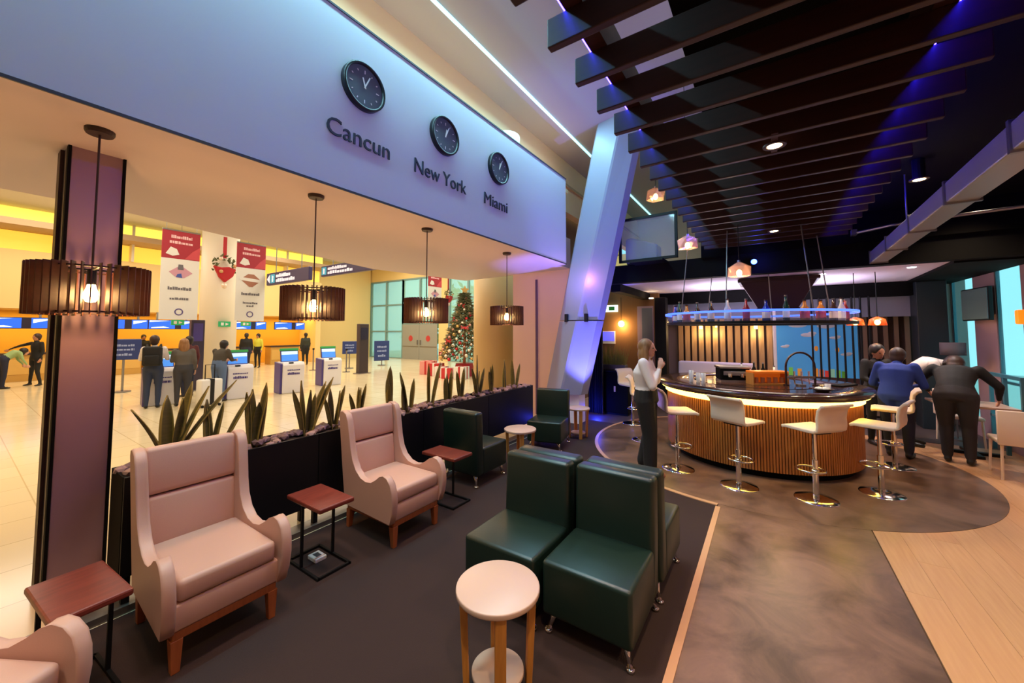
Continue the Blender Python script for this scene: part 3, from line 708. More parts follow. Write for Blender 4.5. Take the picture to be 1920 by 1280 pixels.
# wreath ornaments with ribbons
def wreath(label, loc, s_, rib):
    t = thing('christmas_wreath', label, 'wreath', loc, group='Christmas wreaths on red ribbons'); rr = random.Random(4)
    mb = MB()
    for i in range(70):
        a = rr.uniform(0, 2 * PI); r0 = rr.uniform(.20, .36) * s_
        c = Vector((rr.uniform(-.02, .12), r0 * math.cos(a), r0 * math.sin(a) + .04))
        mb.cyl(c, c + Vector((rr.uniform(-.06, .08), rr.uniform(-.10, .10), rr.uniform(-.10, .10))), .035 * s_, .004, n=5)
    mb.build('foliage', mat('wreath_green', (84, 92, 52), .7), t)['kind'] = 'stuff'
    MB().prism([(-.32 * s_, .02 * s_), (-.1 * s_, -.02 * s_), (.1 * s_, .02 * s_), (.30 * s_, -.04 * s_), (.22 * s_, -.28 * s_), (0, -.50 * s_), (-.16 * s_, -.34 * s_)], .02, .16, 'x').build('red_bow', mat('ribbon_red', (178, 24, 34), .5), t, bevel=.03)
    for i in range(9):
        a = i * 2.1; MB().ell((.15, .26 * s_ * math.cos(a), .06 + .24 * s_ * math.sin(a)), (.06 * s_,) * 3, 8, 6).build('bauble', mat(('bauble_gold', 'bauble_white')[i % 2], ((206, 160, 110), (236, 214, 196))[i % 2], .3, .3), t, smooth=True)
    MB().box(.02, .04, -.05 * s_, .05 * s_, .3 * s_, rib).build('ribbon', mat('ribbon_red', (178, 24, 34)), t)
    MB().ell((.08, 0, -.60 * s_), (.08 * s_, .08 * s_, .10 * s_), 8, 6).build('pendant_ball', mat('bauble_white', (236, 214, 196)), t, smooth=True)
wreath('Christmas wreath with a red bow on the round hall column', (-15.38, 5.22, 3.98), 1.05, 1.05)
wreath('small Christmas wreath above the tall Christmas tree', (-11.6, 12.2, 3.35), .62, 3.0)
for nm, loc in (('on the round hall column', (-15.40, 5.30, 2.05)), ('hanging left of the round hall column', (-16.5, 4.35, 2.1)), ('hanging right of the round hall column', (-17.5, 6.75, 2.1))):
    t = thing('exit_sign', 'small green exit sign %s' % nm, 'sign', loc, group='green exit signs')
    MB().box(-.03, .03, -.17, .17, -.09, .09).build('panel', mat('exit_green', (40, 140, 84), .4, emit=((40, 150, 88), .5)), t)
    MB().box(.03, .036, -.11, -.03, -.05, .05).prism([(.02, -.05), (.12, 0), (.02, .05)], .03, .036, 'x').build('pictogram', m_ban, t)
    MB().cyl((0, 0, .09), (0, 0, 4.27 if 'hanging' in nm else .10), .008, n=6).build('rod', m_steel, t)
# directional signs
m_sign = mat('sign_purple', (66, 58, 104), .4); m_sign_t = mat('sign_turquoise', (70, 170, 200), .4, emit=((70, 170, 200), .4)); m_sign_w = mat('sign_white', (240, 236, 250), .4, emit=((240, 236, 250), .5))
def dirsign(label, x0, x1, y, z0, z1, arrow):
    t = thing('direction_sign', label, 'sign', ((x0 + x1) / 2, y, z0), group='purple overhead direction signs'); w = x1 - x0; h = z1 - z0
    MB().box(-w / 2, w / 2, -.06, .06, 0, h).build('panel', m_sign, t, bevel=.03)
    ax = -w / 2 + .18 if arrow == 'left' else w / 2 - .32
    if arrow == 'left': MB().prism([(ax - .12, h / 2), (ax + .08, h * .85), (ax + .08, h * .15)], -.066, -.06, 'y').build('arrow', m_sign_w, t)
    else: MB().prism([(ax - .16, h * .8), (ax + .16, h * .8), (ax, h * .3)], -.066, -.06, 'y').build('arrow', m_sign_w, t)
    ix = -w / 2 + (.46 if arrow == 'left' else .2)
    MB().box(ix - .14, ix + .14, -.066, -.06, h * .15, h * .85).build('pictogram_field', m_sign_t, t)
    MB().ell((ix, -.067, h * .62), (.05, .004, .05), 10, 6).box(ix - .04, ix + .04, -.070, -.066, h * .25, h * .5).build('pictogram', m_sign_w, t)
    mb = MB(); Mr = Matrix.Translation((ix + .22 + w * .22, 0, 0)) @ Matrix.Rotation(R(-90), 4, 'Z')
    for zz, ww, sd in ((h * .55, w * .34, 31), (h * .18, w * .44, 37)):
        m2 = MB(); dashes(m2, .061, zz, ww, h * .28, sd, n=12); mb.add([( (Mr @ Vector(p)) + Vector((-(w * .44 - ww) / 2, 0, 0))) for p in m2.v], m2.f)
    mb.build('print', m_sign_w, t)['kind'] = 'stuff'
    for xx in (-w * .3, w * .3): MB().cyl((xx, 0, h), (xx, 0, 6.35 - z0), .015, n=6).build('rod', m_steel, t)
dirsign('smaller purple overhead sign with a left arrow', -13.95, -11.25, 6.0, 3.33, 3.74, 'left')
dirsign('larger purple overhead sign with a downward arrow', -12.4, -9.3, 7.0, 3.62, 3.98, 'down')
# kiosks
m_kw = mat('kiosk_white', (232, 226, 228), .35); m_kp = mat('kiosk_purple', (74, 62, 132), .4); m_kg = mat('kiosk_green', (54, 168, 84), .4)
def kiosk(label, loc, rz=0):
    t = thing('check_in_kiosk', label, 'kiosk', loc, rz, 'white self check-in kiosks')
    MB().prism([(-.28, 0), (.26, 0), (.30, .82), (.22, .90), (-.28, .90)], -.28, .30, 'y').build('body', m_kw, t, bevel=.02)
    MB().prism([(-.29, 0), (.22, 0), (.24, .86), (-.29, .90)], -.34, -.281, 'y').build('side_panel', m_kp, t, bevel=.01)
    Mk = Matrix.Translation((-.05, 0, .90)) @ Matrix.Rotation(R(-12), 4, 'Y')
    MB().box(-.06, .0, -.24, .24, 0, .36, M=Mk).build('screen_case', m_kp, t, bevel=.01)
    MB().box(.0, .008, -.22, .22, .02, .21, M=Mk).build('screen', mat('kiosk_screen_blue', (70, 130, 215), .3, emit=((70, 135, 220), .8)), t)
    MB().box(.0, .009, -.22, .22, .21, .31, M=Mk).build('screen_banner', mat('kiosk_screen_pale', (190, 220, 240), .3, emit=((190, 220, 240), .8)), t)
    MB().box(-.07, .02, -.25, .25, .33, .40, M=Mk).build('header', m_kg, t, bevel=.01)
    MB().box(.20, .27, -.12, .0, .86, .90).build('card_reader', m_black, t, bevel=.01)
    mb = MB(); dashes(mb, .296, .66, .34, .03, 5, n=10); dashes(mb, .293, .54, .32, .07, 8, n=6); mb.build('print', m_kp, t)['kind'] = 'stuff'
kiosk('self check-in kiosk right of the round hall column', (-12.05, 4.50, 0), R(-8))
kiosk('middle self check-in kiosk left of the second pendant lamp', (-11.85, 5.78, 0), R(-8))
kiosk('self check-in kiosk under the second pendant lamp', (-12.45, 7.35, 0), R(-8))
kiosk('self check-in kiosk beside the man with the backpack', (-12.6, 3.05, 0), R(-8))
# totem, blue signs, doors, facade
tt = thing('information_totem', 'tall dark information totem beside the glass facade', 'totem', (-14.5, 10.04, 0))
MB().box(-.12, .12, -.22, .22, 0, 2.12).build('body', mat('totem_grey', (60, 52, 58), .4), tt, bevel=.02)
MB().box(.12, .13, -.17, .17, 1.45, 1.95).build('screen', m_scr_d, tt)
MB().box(-.2, .2, -.3, .3, 0, .03).build('foot', m_steel, tt)
tt = thing('information_totem', 'dark violet totem standing left of the round hall column', 'totem', (-14.6, 4.32, 0))
MB().box(-.10, .10, -.17, .17, 0, 2.15).build('body', mat('totem_violet', (56, 46, 66), .4), tt, bevel=.02)
MB().box(.10, .11, -.12, .12, 1.5, 2.05).build('screen', m_kp, tt); MB().box(-.18, .18, -.22, .22, 0, .03).build('foot', m_steel, tt)
m_navy = mat('sign_navy', (44, 60, 120), .4)
for lb, loc, w, h, z in (('small blue notice on a post beside the dark totem', (-17.0, 11.05, 0), .66, .62, .70), ('blue notice on a post before the glass facade', (-17.1, 13.0, 0), .80, 1.05, .25),
                     ('blue notice on a post among the hall counters', (-16.0, 3.0, 0), .75, .62, .95)):
    t = thing('sign_stand', lb, 'sign', loc, R(-20), 'blue notices on posts in the hall')
    MB().box(-.02, .02, -w / 2, w / 2, z, z + h).build('panel', m_navy, t, bevel=.02)
    mb = MB(); dashes(mb, .02, z + h * .65, w * .6, h * .1, 3, n=6); dashes(mb, .02, z + h * .45, w * .6, h * .1, 9, n=6); dashes(mb, .02, z + h * .2, w * .5, h * .12, 10, n=5); mb.build('print', mat('notice_print', (150, 165, 210), .5), t)['kind'] = 'stuff'
    MB().cyl((0, 0, 0), (0, 0, z), .03, n=10).cyl((0, 0, 0), (0, 0, .03), .2, n=18).build('post', m_steel, t)
# glass facade
m_fr = mat('facade_frame', (120, 150, 150), .4); m_glass_t = mat('facade_glass', (170, 220, 205), .1, alpha=.5, spec=.5)
fac = struct('window_3', MB().box(-24, -5.5, 17.0, 17.2, 5.25, 6.4).box(-16.9, -16.0, 17.0, 17.2, 0, 5.3).box(-13.0, -5.0, 17.0, 17.2, 0, 5.3), m_hall_wall)
def facade(x0, x1, zs, nx):
    for i in range(nx + 1):
        x = x0 + (x1 - x0) * i / nx; MB().box(x - .06, x + .06, 16.95, 17.1, zs[0], zs[-1]).build('window_mullion', m_fr, fac)
    for z in zs: MB().box(x0, x1, 16.96, 17.09, z - .05, z + .05).build('window_transom', m_fr, fac)
    for i in range(nx):
        for j in range(len(zs) - 1):
            xa = x0 + (x1 - x0) * i / nx; xb = x0 + (x1 - x0) * (i + 1) / nx
            MB().box(xa + .06, xb - .06, 17.02, 17.04, zs[j] + .05, zs[j + 1] - .05).build('pane', m_glass_t, fac)
facade(-23.6, -20.2, (0, 1.8, 3.6, 5.25), 2); facade(-20.2, -16.9, (2.3, 3.7, 5.25), 2); facade(-16.0, -13.0, (0, 2.2, 3.8, 5.25), 2)
for k, x0 in enumerate((-20.15, -18.55)):
    d = struct('door_%d' % (k + 1), MB().box(x0, x0 + 1.58, 16.94, 17.0, 0, 2.25), mat('door_grey', (150, 150, 142), .5))
    MB().cyl((x0 + .8, 16.94, 1.35), (x0 + .8, 16.93, 1.35), .19, n=20).build('warning_disc', mat('disc_red', (190, 60, 60), .5), d)
    MB().box(x0 + (1.42 if k == 0 else .10), x0 + (1.48 if k == 0 else .16), 16.88, 16.94, .95, 1.25).build('handle', m_steel, d)
    MB().box(x0 + .05, x0 + 1.53, 16.93, 16.94, .8, .86).build('rail', m_steel, d)
gr = random.Random(2)
for i, (gx, gh, lb) in enumerate(((-14.6, 6.0, 'green tree outside the window above the Christmas tree'), (-18.4, 5.0, 'pale green tree outside the glass above the doors'), (-22.0, 3.0, 'low green shrub outside the glass facade'))):
    t = thing('outdoor_tree', lb, 'tree', (gx, 20.5, 0), group='trees outside the hall windows')
    mb = MB()
    for k in range(260):
        c = Vector((gr.uniform(-1.6, 1.6), gr.uniform(-1, 1), gr.uniform(.25, 1) * gh)); d = Vector((gr.uniform(-1, 1), gr.uniform(-1, 1), gr.uniform(-.6, .6))).normalized() * .38
        e = d.orthogonal().normalized() * .12
        mb.add([c - d, c + e, c + d, c - e, c + Vector((0, 0, .02))], [(0, 1, 2, 3), (0, 4, 1), (1, 4, 2), (2, 4, 3), (3, 4, 0)])
    mb.build('foliage', mat('outdoor_green', (96, 150, 84), .6, noise=(1.5, (130, 180, 110))), t)['kind'] = 'stuff'
    MB().cyl((0, 0, 0), (0, 0, gh * .8), .14, .06, n=8).build('trunk', m_leg_wood, t)
struct('ground', MB().box(-30, -2, 17.2, 40, -.15, -.05), mat('outdoor_paving', (190, 200, 190), .8))
struct('ground', MB().box(3.3, 20, -10, 30, -.6, -.4), mat('outdoor_paving', (190, 200, 190)))
# stanchions
for i, (x, y, lb) in enumerate(((-15.3, 7.7, 'slim steel queue post behind the middle kiosk'), (-15.6, 10.0, 'slim steel queue post left of the dark totem'), (-17.6, 9.6, 'slim steel queue post by the yellow wall'))):
    t = thing('queue_post', lb, 'post', (x, y, 0), group='steel queue posts')
    MB().cyl((0, 0, 0), (0, 0, .02), .16, n=18).build('foot', m_steel, t); MB().cyl((0, 0, .02), (0, 0, .95), .03, n=10).build('pole', m_steel, t); MB().cyl((0, 0, .95), (0, 0, 1.02), .045, n=10).build('belt_head', m_black, t)
# Christmas tree
xt = thing('christmas_tree', 'tall Christmas tree with red bows and gold baubles', 'Christmas tree', (-10.35, 11.9, 0))
rr = random.Random(5); mb = MB()
for i in range(2600):
    t_ = rr.random() ** .75; z = .62 + t_ * 2.75; rad = (1 - t_) * .98 + .09; a = rr.uniform(0, 2 * PI); q = rr.uniform(.55, 1.0)
    c = Vector((rad * q * math.cos(a), rad * q * math.sin(a), z)); d = Vector((math.cos(a + rr.uniform(-.6, .6)), math.sin(a + rr.uniform(-.6, .6)), rr.uniform(-.5, .3))) * rr.uniform(.10, .2)
    mb.cyl(c, c + d, .034, .003, n=4)
mb.build('foliage', mat('fir_green', (74, 82, 52), .7, noise=(3, (120, 110, 76))), xt)['kind'] = 'stuff'
MB().cyl((0, 0, .1), (0, 0, 3.2), .07, .02, n=8).build('trunk', m_leg_wood, xt)
MB().cyl((0, 0, 0), (0, 0, .5), .45, .35, n=20).build('stand', mat('ribbon_red', (178, 24, 34)), xt)
bau = [MB().ell((0, 0, 0), (1, 1, 1), 8, 6).mesh('bauble', mat(n_, c_, .25, .4), True) for n_, c_ in (('tree_red', (190, 34, 40)), ('tree_gold', (214, 168, 96)), ('tree_cream', (240, 220, 196)), ('tree_pink', (216, 150, 130)))]
for i in range(150):
    t_ = (i + .5) / 150; t_ = 1 - (1 - t_) ** .5; z = .7 + t_ * 2.6; rad = (1 - t_) * .92 + .09; a = i * 2.39996
    o = link('bauble', bau[(1, 2, 0, 3, 2, 1, 3)[i % 7]], xt, loc=(rad * math.cos(a), rad * math.sin(a), z)); s_ = rr.uniform(.045, .075); o.scale = (s_,) * 3
for i in range(12):
    t_ = (i + .5) / 13; z = .8 + t_ * 2.3; rad = (1 - t_) * .92 + .12; a = i * 2.39996 + 3.6
    mb = MB().prism([(0, 0), (.15, .09), (.15, -.09)], -.03, .03, 'x').prism([(0, 0), (-.15, -.09), (-.15, .09)], -.03, .03, 'x').ell((0, 0, 0), (.05, .05, .05), 8, 6)
    mb.build('red_bow', mat('ribbon_red', (178, 24, 34)), xt, loc=(rad * math.cos(a), rad * math.sin(a), z), rz=a)
st = []
for i in range(10):
    r_ = .20 if i % 2 == 0 else .09; st.append((r_ * math.cos(PI / 2 + i * PI / 5), 3.50 + r_ * math.sin(PI / 2 + i * PI / 5)))
MB().prism(st, -.02, .02, 'x').build('star_topper', mat('tree_gold', (214, 168, 96)), xt, rz=-.8)
for x, y, s_, c_, lb in ((-11.35, 11.3, .50, (196, 40, 46), 'red gift box left of the Christmas tree'), (-10.75, 11.0, .42, (236, 226, 220), 'white gift box in front of the Christmas tree'), (-10.25, 10.85, .40, (200, 44, 50), 'red gift box at the middle front of the Christmas tree'), (-9.75, 11.05, .46, (238, 230, 224), 'white gift box right of the Christmas tree'), (-12.0, 11.5, .55, (226, 150, 140), 'salmon gift box farthest left of the Christmas tree')):
    t = thing('gift_box', lb, 'gift', (x, y, 0), .3, 'gift boxes around the Christmas tree')
    MB().box(-s_ / 2, s_ / 2, -s_ / 2, s_ / 2, 0, s_).build('box', mat('gift_%d' % c_[1], c_, .5), t, bevel=.01)
    c2 = (238, 230, 224) if c_[1] < 100 else (190, 36, 44)
    MB().box(-s_ / 2 - .006, s_ / 2 + .006, -.04, .04, 0, s_ + .006).box(-.04, .04, -s_ / 2 - .006, s_ / 2 + .006, 0, s_ + .006).build('ribbon', mat('giftribbon_%d' % c2[1], c2, .5), t)
light('POINT', 'tree_sparkle', (-9.2, 10.6, 2.2), 30, (1, .85, .6), radius=.3)

# ================================================================== BAR
CX, CY = -.2, 6.85
bar = thing('round_bar', 'round bar counter clad in vertical wood battens with glowing yellow edge', 'bar', (CX, CY, 0))
m_batten = mat('bar_batten', (190, 116, 48), .42, noise=(5, (160, 92, 34)), stretch=(6, 6, .5)); m_barbody = mat('bar_body', (96, 50, 22), .5)
MB().lathe([(1.13, 0), (1.13, .10), (1.0, .10), (1.0, 0), (1.13, 0)], n=72).build('plinth', m_blackmatte, bar)
MB().lathe([(1.195, .09), (1.195, .955), (1.08, .955), (1.08, .09), (1.195, .09)], n=96).build('body', m_barbody, bar)
mb = MB(); bt = MB().box(1.19, 1.213, -.011, .011, .095, .93)
for i in range(240): mb.add(bt.v, bt.f, 0, Matrix.Rotation(2 * PI * i / 240, 4, 'Z'))
mb.build('batten_cladding', m_batten, bar)['kind'] = 'stuff'
MB().lathe([(1.216, .885), (1.238, .885), (1.238, .965), (1.216, .965), (1.216, .885)], n=96).build('light_strip', m_led_bar, bar)
MB().lathe([(1.222, .952), (1.29, .952), (1.29, .962), (1.222, .962), (1.222, .952)], n=96).build('light_strip', m_led_bar, bar)
smooth_bevel(MB().lathe([(.82, 1.0), (1.34, 1.0), (1.345, 1.02), (1.34, 1.045), (.82, 1.045), (.82, 1.0)], n=96).build('counter_top', mat('bar_top_wood', (66, 36, 22), .22, noise=(4, (44, 24, 16)), coat=.4), bar))
MB().lathe([(1.05, .955), (1.30, .965), (1.30, 1.0), (1.05, 1.0), (1.05, .955)], n=96).build('counter_support', m_dark_wood, bar)
isl = thing('work_island', 'dark round work station in the middle of the bar', 'counter', (CX, CY, 0))
MB().cyl((0, 0, 0), (0, 0, 1.0), .52, n=40).build('cabinet', m_dark_wood, isl); MB().cyl((0, 0, 1.0), (0, 0, 1.045), .77, n=48).build('worktop', mat('bar_top_wood', (66, 36, 22)), isl)
T = 1.045
# things on the bar
m_gl = mat('clear_glass', (225, 220, 225), .06, trans=.0, alpha=.45, spec=.8)
def glass(label, x, y, z, h, r_):
    t = thing('drinking_glass', label, 'glass', (x, y, z), group='glasses on the bar')
    MB().lathe([(r_ * .8, .0), (r_, h), (r_ * .9, h), (r_ * .7, .012), (.001, .012)], n=16).build('bowl', m_gl, t, smooth=True)
    MB().cyl((0, 0, 0), (0, 0, .012), r_ * .8, n=16).build('foot', m_gl, t)
    return t
for x, y, lb, h in ((-.98, 6.30, 'tall clear glass at the left end of the bar', .17), (-.88, 6.28, 'clear glass second from the left on the bar', .14), (-.80, 6.18, 'clear glass beside the small tea light on the bar', .15), (.62, 6.38, 'small clear glass at the right front of the bar', .08)):
    glass(lb, x, y, T, h, .035)
tl = thing('tea_light', 'small glowing tea light among the glasses', 'candle', (-.72, 6.20, T)); MB().lathe([(.03, 0), (.04, .07), (.036, .07), (.026, .01), (.001, .01)], n=16).build('holder', m_gl, tl); MB().cyl((0, 0, .012), (0, 0, .05), .024, n=12).build('flame', mat('flame_glow', (255, 214, 150), .4, emit=((255, 205, 130), 5.0)), tl)
rg = thing('coffee_machine', 'black and silver coffee machine on the bar island', 'coffee machine', (-.47, 6.72, T), R(20))
MB().box(-.20, .20, -.14, .14, .03, .20).build('body', m_blackmatte, rg, bevel=.015); MB().box(-.21, .21, -.15, .15, .20, .23).build('cup_tray', m_steel, rg, bevel=.005)
MB().box(-.16, .16, -.16, -.14, .10, .16).build('front_panel', m_steel, rg, bevel=.004); MB().cyl((-.08, -.18, .08), (-.08, -.18, .13), .025, n=12).build('group_head', m_chrome, rg); MB().cyl((.08, -.18, .08), (.08, -.18, .13), .025, n=12).build('group_head', m_chrome, rg)
MB().box(-.20, .20, -.16, .14, 0, .03).build('drip_tray', m_steel, rg)
ob = thing('orange_caddy', 'glowing orange-brown bar caddy with little bottles', 'caddy', (-.03, 6.62, T), R(33))
MB().box(-.25, .25, -.09, .09, 0, .02).build('base', m_oak, ob); MB().box(-.25, .25, -.09, .09, .16, .19).build('lid', mat('orange_acrylic', (226, 120, 30), .3, emit=((226, 110, 20), .25)), ob, bevel=.004)
MB().box(-.25, -.235, -.09, .09, .02, .16).box(.235, .25, -.09, .09, .02, .16).build('side_panel', m_oak, ob); MB().box(-.235, .235, .07, .09, .02, .16).build('back_panel', mat('orange_acrylic', (226, 120, 30)), ob)
for i in range(5): MB().cyl((-.18 + .09 * i, -.04, .02), (-.18 + .09 * i, -.04, .10), .028, n=12).build('jar', mat('jar_amber', (196, 120, 80), .3), ob)
ar = thing('arched_tap', 'dark arched beer tap rail rising from the bar', 'tap', (.36, 6.70, T - .045 + .045), R(33))
MB().tube([(-.20 * math.cos(a), 0, .26 + .20 * math.sin(a)) for a in [PI * i / 14 for i in range(15)]], .014, 8).build('arch', m_dark_wood, ar, smooth=True)
for s_ in (-1, 1): MB().cyl((s_ * .20, 0, -.0), (s_ * .20, 0, .265), .014, n=8).cyl((s_ * .20, 0, 0), (s_ * .20, 0, .015), .035, n=14).build('column', m_dark_wood, ar)
MB().box(-.2, .2, -.012, .012, .10, .13).build('rail', m_steel, ar)
for x in (-.1, 0, .1): MB().cyl((x, -.03, .02), (x, -.012, .11), .008, n=8).cyl((x, -.02, .13), (x, -.02, .2), .012, n=8).build('spout', m_chrome, ar)
MB().cyl((0, 0, 0), (0, 0, .02), .06, n=16).build('drain', m_steel, ar)
bd = thing('menu_board', 'long dark serving board lying on the right of the bar', 'board', (.86, 7.02, T), R(60)); MB().box(-.22, .22, -.07, .07, 0, .02).build('board', m_blackmatte, bd, bevel=.006); MB().box(.22, .30, -.018, .018, 0, .02).build('handle', m_blackmatte, bd, bevel=.006)
bw = thing('fruit_bowl', 'shallow dark bowl with wrapped snacks on the bar', 'bowl', (.55, 6.20, T)); MB().lathe([(.06, 0), (.12, .035), (.11, .035), (.05, .01), (.001, .01)], n=24).build('bowl', m_dark_wood, bw, smooth=True)
for i in range(6): MB().ell((.05 * math.cos(i * 1.05), .05 * math.sin(i * 1.05), .035), (.03, .02, .018), 8, 6).build('snack', m_white, bw, smooth=True)
for i, (x, y, h, lb) in enumerate(((-.36, 6.98, .24, 'slim white bottle behind the coffee machine'), (-.20, 7.10, .26, 'tall dark bottle on the bar island'), (-.08, 7.12, .25, 'second dark bottle on the bar island'), (.06, 6.98, .22, 'pale bottle right of the dark bottles on the island'))):
    t = thing('bottle', lb, 'bottle', (x, y, T), group='bottles on the bar island'); c = (m_white, m_blackmatte, m_blackmatte, m_cream_v)[i]
    MB().lathe([(.001, 0), (.035, 0), (.036, h * .6), (.014, h * .78), (.012, h), (.001, h)], n=14).build('body', c, t, smooth=True); MB().cyl((0, 0, h), (0, 0, h + .02), .013, n=10).build('cap', m_steel, t)

# hanging bottle rack
rk = thing('bottle_rack', 'round hanging bottle rack with a blue glowing rim above the bar', 'rack', (CX, CY, 0))
MB().lathe([(.85, 1.90), (1.21, 1.90), (1.21, 1.935), (.85, 1.935), (.85, 1.90)], n=80).build('shelf', m_black, rk)
MB().lathe([(1.20, 2.05), (1.222, 2.05), (1.222, 2.078), (1.20, 2.078), (1.20, 2.05)], n=96).build('glowing_rim', m_led_rack, rk)
MB().lathe([(1.195, 1.935), (1.20, 1.935), (1.20, 2.045), (1.195, 2.045), (1.195, 1.935)], n=80).build('glass_guard', mat('guard_glass', (150, 160, 220), .1, alpha=.08), rk)
for i in range(6):
    a = i * PI / 3 + .25; x, y = 1.0 * math.cos(a), 1.0 * math.sin(a)
    top = 3.2 if y < .55 else 2.70
    MB().cyl((x, y, 1.93), (x * .86, y * .86 if y < .55 else y, top if y < .55 else 2.78), .008, n=6).build('suspension_rod', m_steel, rk)
light('AREA', 'rack_downlight', (CX, CY, 1.88), 14, (1.0, .8, .6), size=1.2)
# bottles: 20 around the rack
cols = [((220, 215, 225), .5), ((60, 40, 30), .0), ((190, 120, 50), .0), ((30, 60, 40), .0), ((40, 50, 150), .0), ((150, 40, 40), .0)]
bme = []
for i, (c, a_) in enumerate(cols):
    m_ = mat('rack_bottle_%s' % 'abcdef'[i], c, .12, alpha=.55 if a_ else 1.0, spec=.8)
    h = (.30, .28, .26, .32, .27, .29)[i]; r_ = (.04, .042, .05, .036, .045, .04)[i]
    bme.append((MB().lathe([(.001, 0), (r_, 0), (r_, h * .55), (r_ * .4, h * .74), (r_ * .34, h * .95), (.001, h * .95)], n=14).mesh('body', m_, True),
                MB().cyl((0, 0, h * .95), (0, 0, h), r_ * .42, n=10).mesh('cap', m_steel if i % 2 else m_dark_wood), MB().lathe([(r_ + .001, h * .12), (r_ + .001, h * .42)], n=14).mesh('label_band', (m_white, m_cream_v, m_ban_red)[i % 3])))
kinds = ('clear', 'dark brown', 'amber', 'dark green', 'blue', 'red'); cnt = {}
NB = 18
for j in range(NB):
    i = (j * 5 + j // 6) % 6; a = PI + .05 + j * (PI + .25) / (NB - 1) - .1
    cnt[i] = cnt.get(i, 0) + 1
    posn = 'left' if j < NB * .25 else ('left of centre' if j < NB * .5 else ('right of centre' if j < NB * .75 else 'right'))
    nth = ('first', 'second', 'third', 'fourth', 'fifth', 'sixth', 'seventh')[cnt[i] - 1]
    t = thing('bottle', '%s %s bottle from the left on the blue-rimmed hanging rack' % (nth, kinds[i]), 'bottle', (CX + 1.08 * math.cos(a), CY + 1.08 * math.sin(a), 1.935), group='bottles on the hanging rack')
    link('body', bme[i][0], t); link('cap', bme[i][1], t); link('label_band', bme[i][2], t)
# facetted glass pendants
m_fgl = mat('facet_glass', (214, 186, 190), .08, metal=.35, alpha=.55, spec=.9)
def facet_lamp(label, loc, s_, top, rot):
    t = thing('glass_pendant', label, 'lamp', loc, rot, 'facetted glass pendant lamps near the bar')
    bm = bmesh.new(); bmesh.ops.create_icosphere(bm, subdivisions=1, radius=s_)
    bmesh.ops.delete(bm, geom=[v for v in bm.verts if v.co.z < -s_ * .7], context='VERTS')
    for v in bm.verts: v.co.z *= .9
    me = bpy.data.meshes.new('shade'); bm.to_mesh(me); bm.free(); me.materials.append(m_fgl)
    o = link('shade', me, t); md = o.modifiers.new('solid', 'SOLIDIFY'); md.thickness = .006
    MB().ell((0, 0, -.02), (s_ * .22, s_ * .22, s_ * .3), 10, 8).build('bulb', m_bulb, t, smooth=True); MB().cyl((0, 0, s_ * .25), (0, 0, s_ * .95), .02, n=10).build('socket', m_chrome, t)
    MB().cyl((0, 0, s_ * .9), (0, 0, top - loc[2]), .005, n=6).build('cord', m_black, t)
facet_lamp('facetted glass lamp hanging above the blue-rimmed rack', (-.29, 5.75, 2.58), .155, 3.2, .3)
facet_lamp('facetted glass lamp under the end of the pergola beside the monitor', (-1.02, 6.5, 3.18), .17, 5.8, .9)
facet_lamp('small facetted glass lamp high near the atrium light line', (-1.95, 8.5, 4.75), .22, 5.8, .2)
light('POINT', 'glass_pendant_light', (-.29, 5.75, 2.50), 5, (1, .6, .3), radius=.04)
# blue spotlight head
bs = thing('blue_spotlight', 'small glowing blue spotlight above the hanging rack', 'light', (-.16, 7.46, 2.95)); MB().cyl((0, -.05, 0), (0, .06, 0), .05, n=14).build('housing', m_black, bs); MB().cyl((0, -.06, 0), (0, -.05, 0), .042, n=14).build('lens', mat('lens_blue', (60, 90, 255), .3, emit=((50, 80, 255), 25.0)), bs)
light('POINT', 'blue_spot_glow', (-.10, 7.32, 2.95), 5, (.05, .08, 1.0), radius=.03)
# dark hood
hd = thing('extractor_hood', 'dark brown flared hood hanging behind the hanging rack', 'hood', (.16, 8.62, 0))
v = []
for z, a, b2 in ((2.22, .30, .26), (2.74, .58, .44)):
    v += [(-a, -b2, z), (a, -b2, z), (a, b2, z), (-a, b2, z)]
MB().add(v, [(3,2,1,0),(4,5,6,7),(0,1,5,4),(1,2,6,5),(2,3,7,6),(3,0,4,7)]).build('flared_body', mat('hood_brown', (58, 32, 30), .6), hd, bevel=.01); MB().box(-.6, .6, -.46, .46, 2.70, 2.76).build('rim', m_dark_wood, hd)
MB().box(-.32, .32, -.28, .28, 2.19, 2.225).build('lower_rim', m_dark_wood, hd)
# wall-mounted monitor / mirror frame on top of the beam
tv = thing('framed_monitor', 'thin black framed pane standing on the black beam', 'monitor', (-1.83, 7.25, 3.12), R(-2))
for a in ((-.535, .535, .80, .845), (-.535, .535, 0, .045)): MB().box(a[0], a[1], -.025, .025, a[2], a[3]).build('frame_bar', m_black, tv)
for a in (-.535, .49): MB().box(a, a + .045, -.025, .025, 0, .845).build('frame_bar', m_black, tv)
MB().box(-.49, .49, -.006, .006, .045, .80).build('pane', mat('pane_glass', (190, 195, 198), .06, alpha=.18, spec=.8), tv)
MB().box(-.3, .3, -.12, .27, -.03, 0).build('stand', m_black, tv)
pj = thing('ceiling_speaker', 'grey rounded box standing behind the framed pane', 'speaker', (-2.0, 7.62, 3.12)); MB().prism([(-.30, .02), (.30, .02), (.30, .34), (-.2, .52), (-.30, .5)], -.18, .2, 'y').build('case', mat('speaker_grey', (120, 120, 140), .5), pj, bevel=.03); MB().box(-.28, .28, -.16, .18, 0, .02).build('foot', m_black, pj)

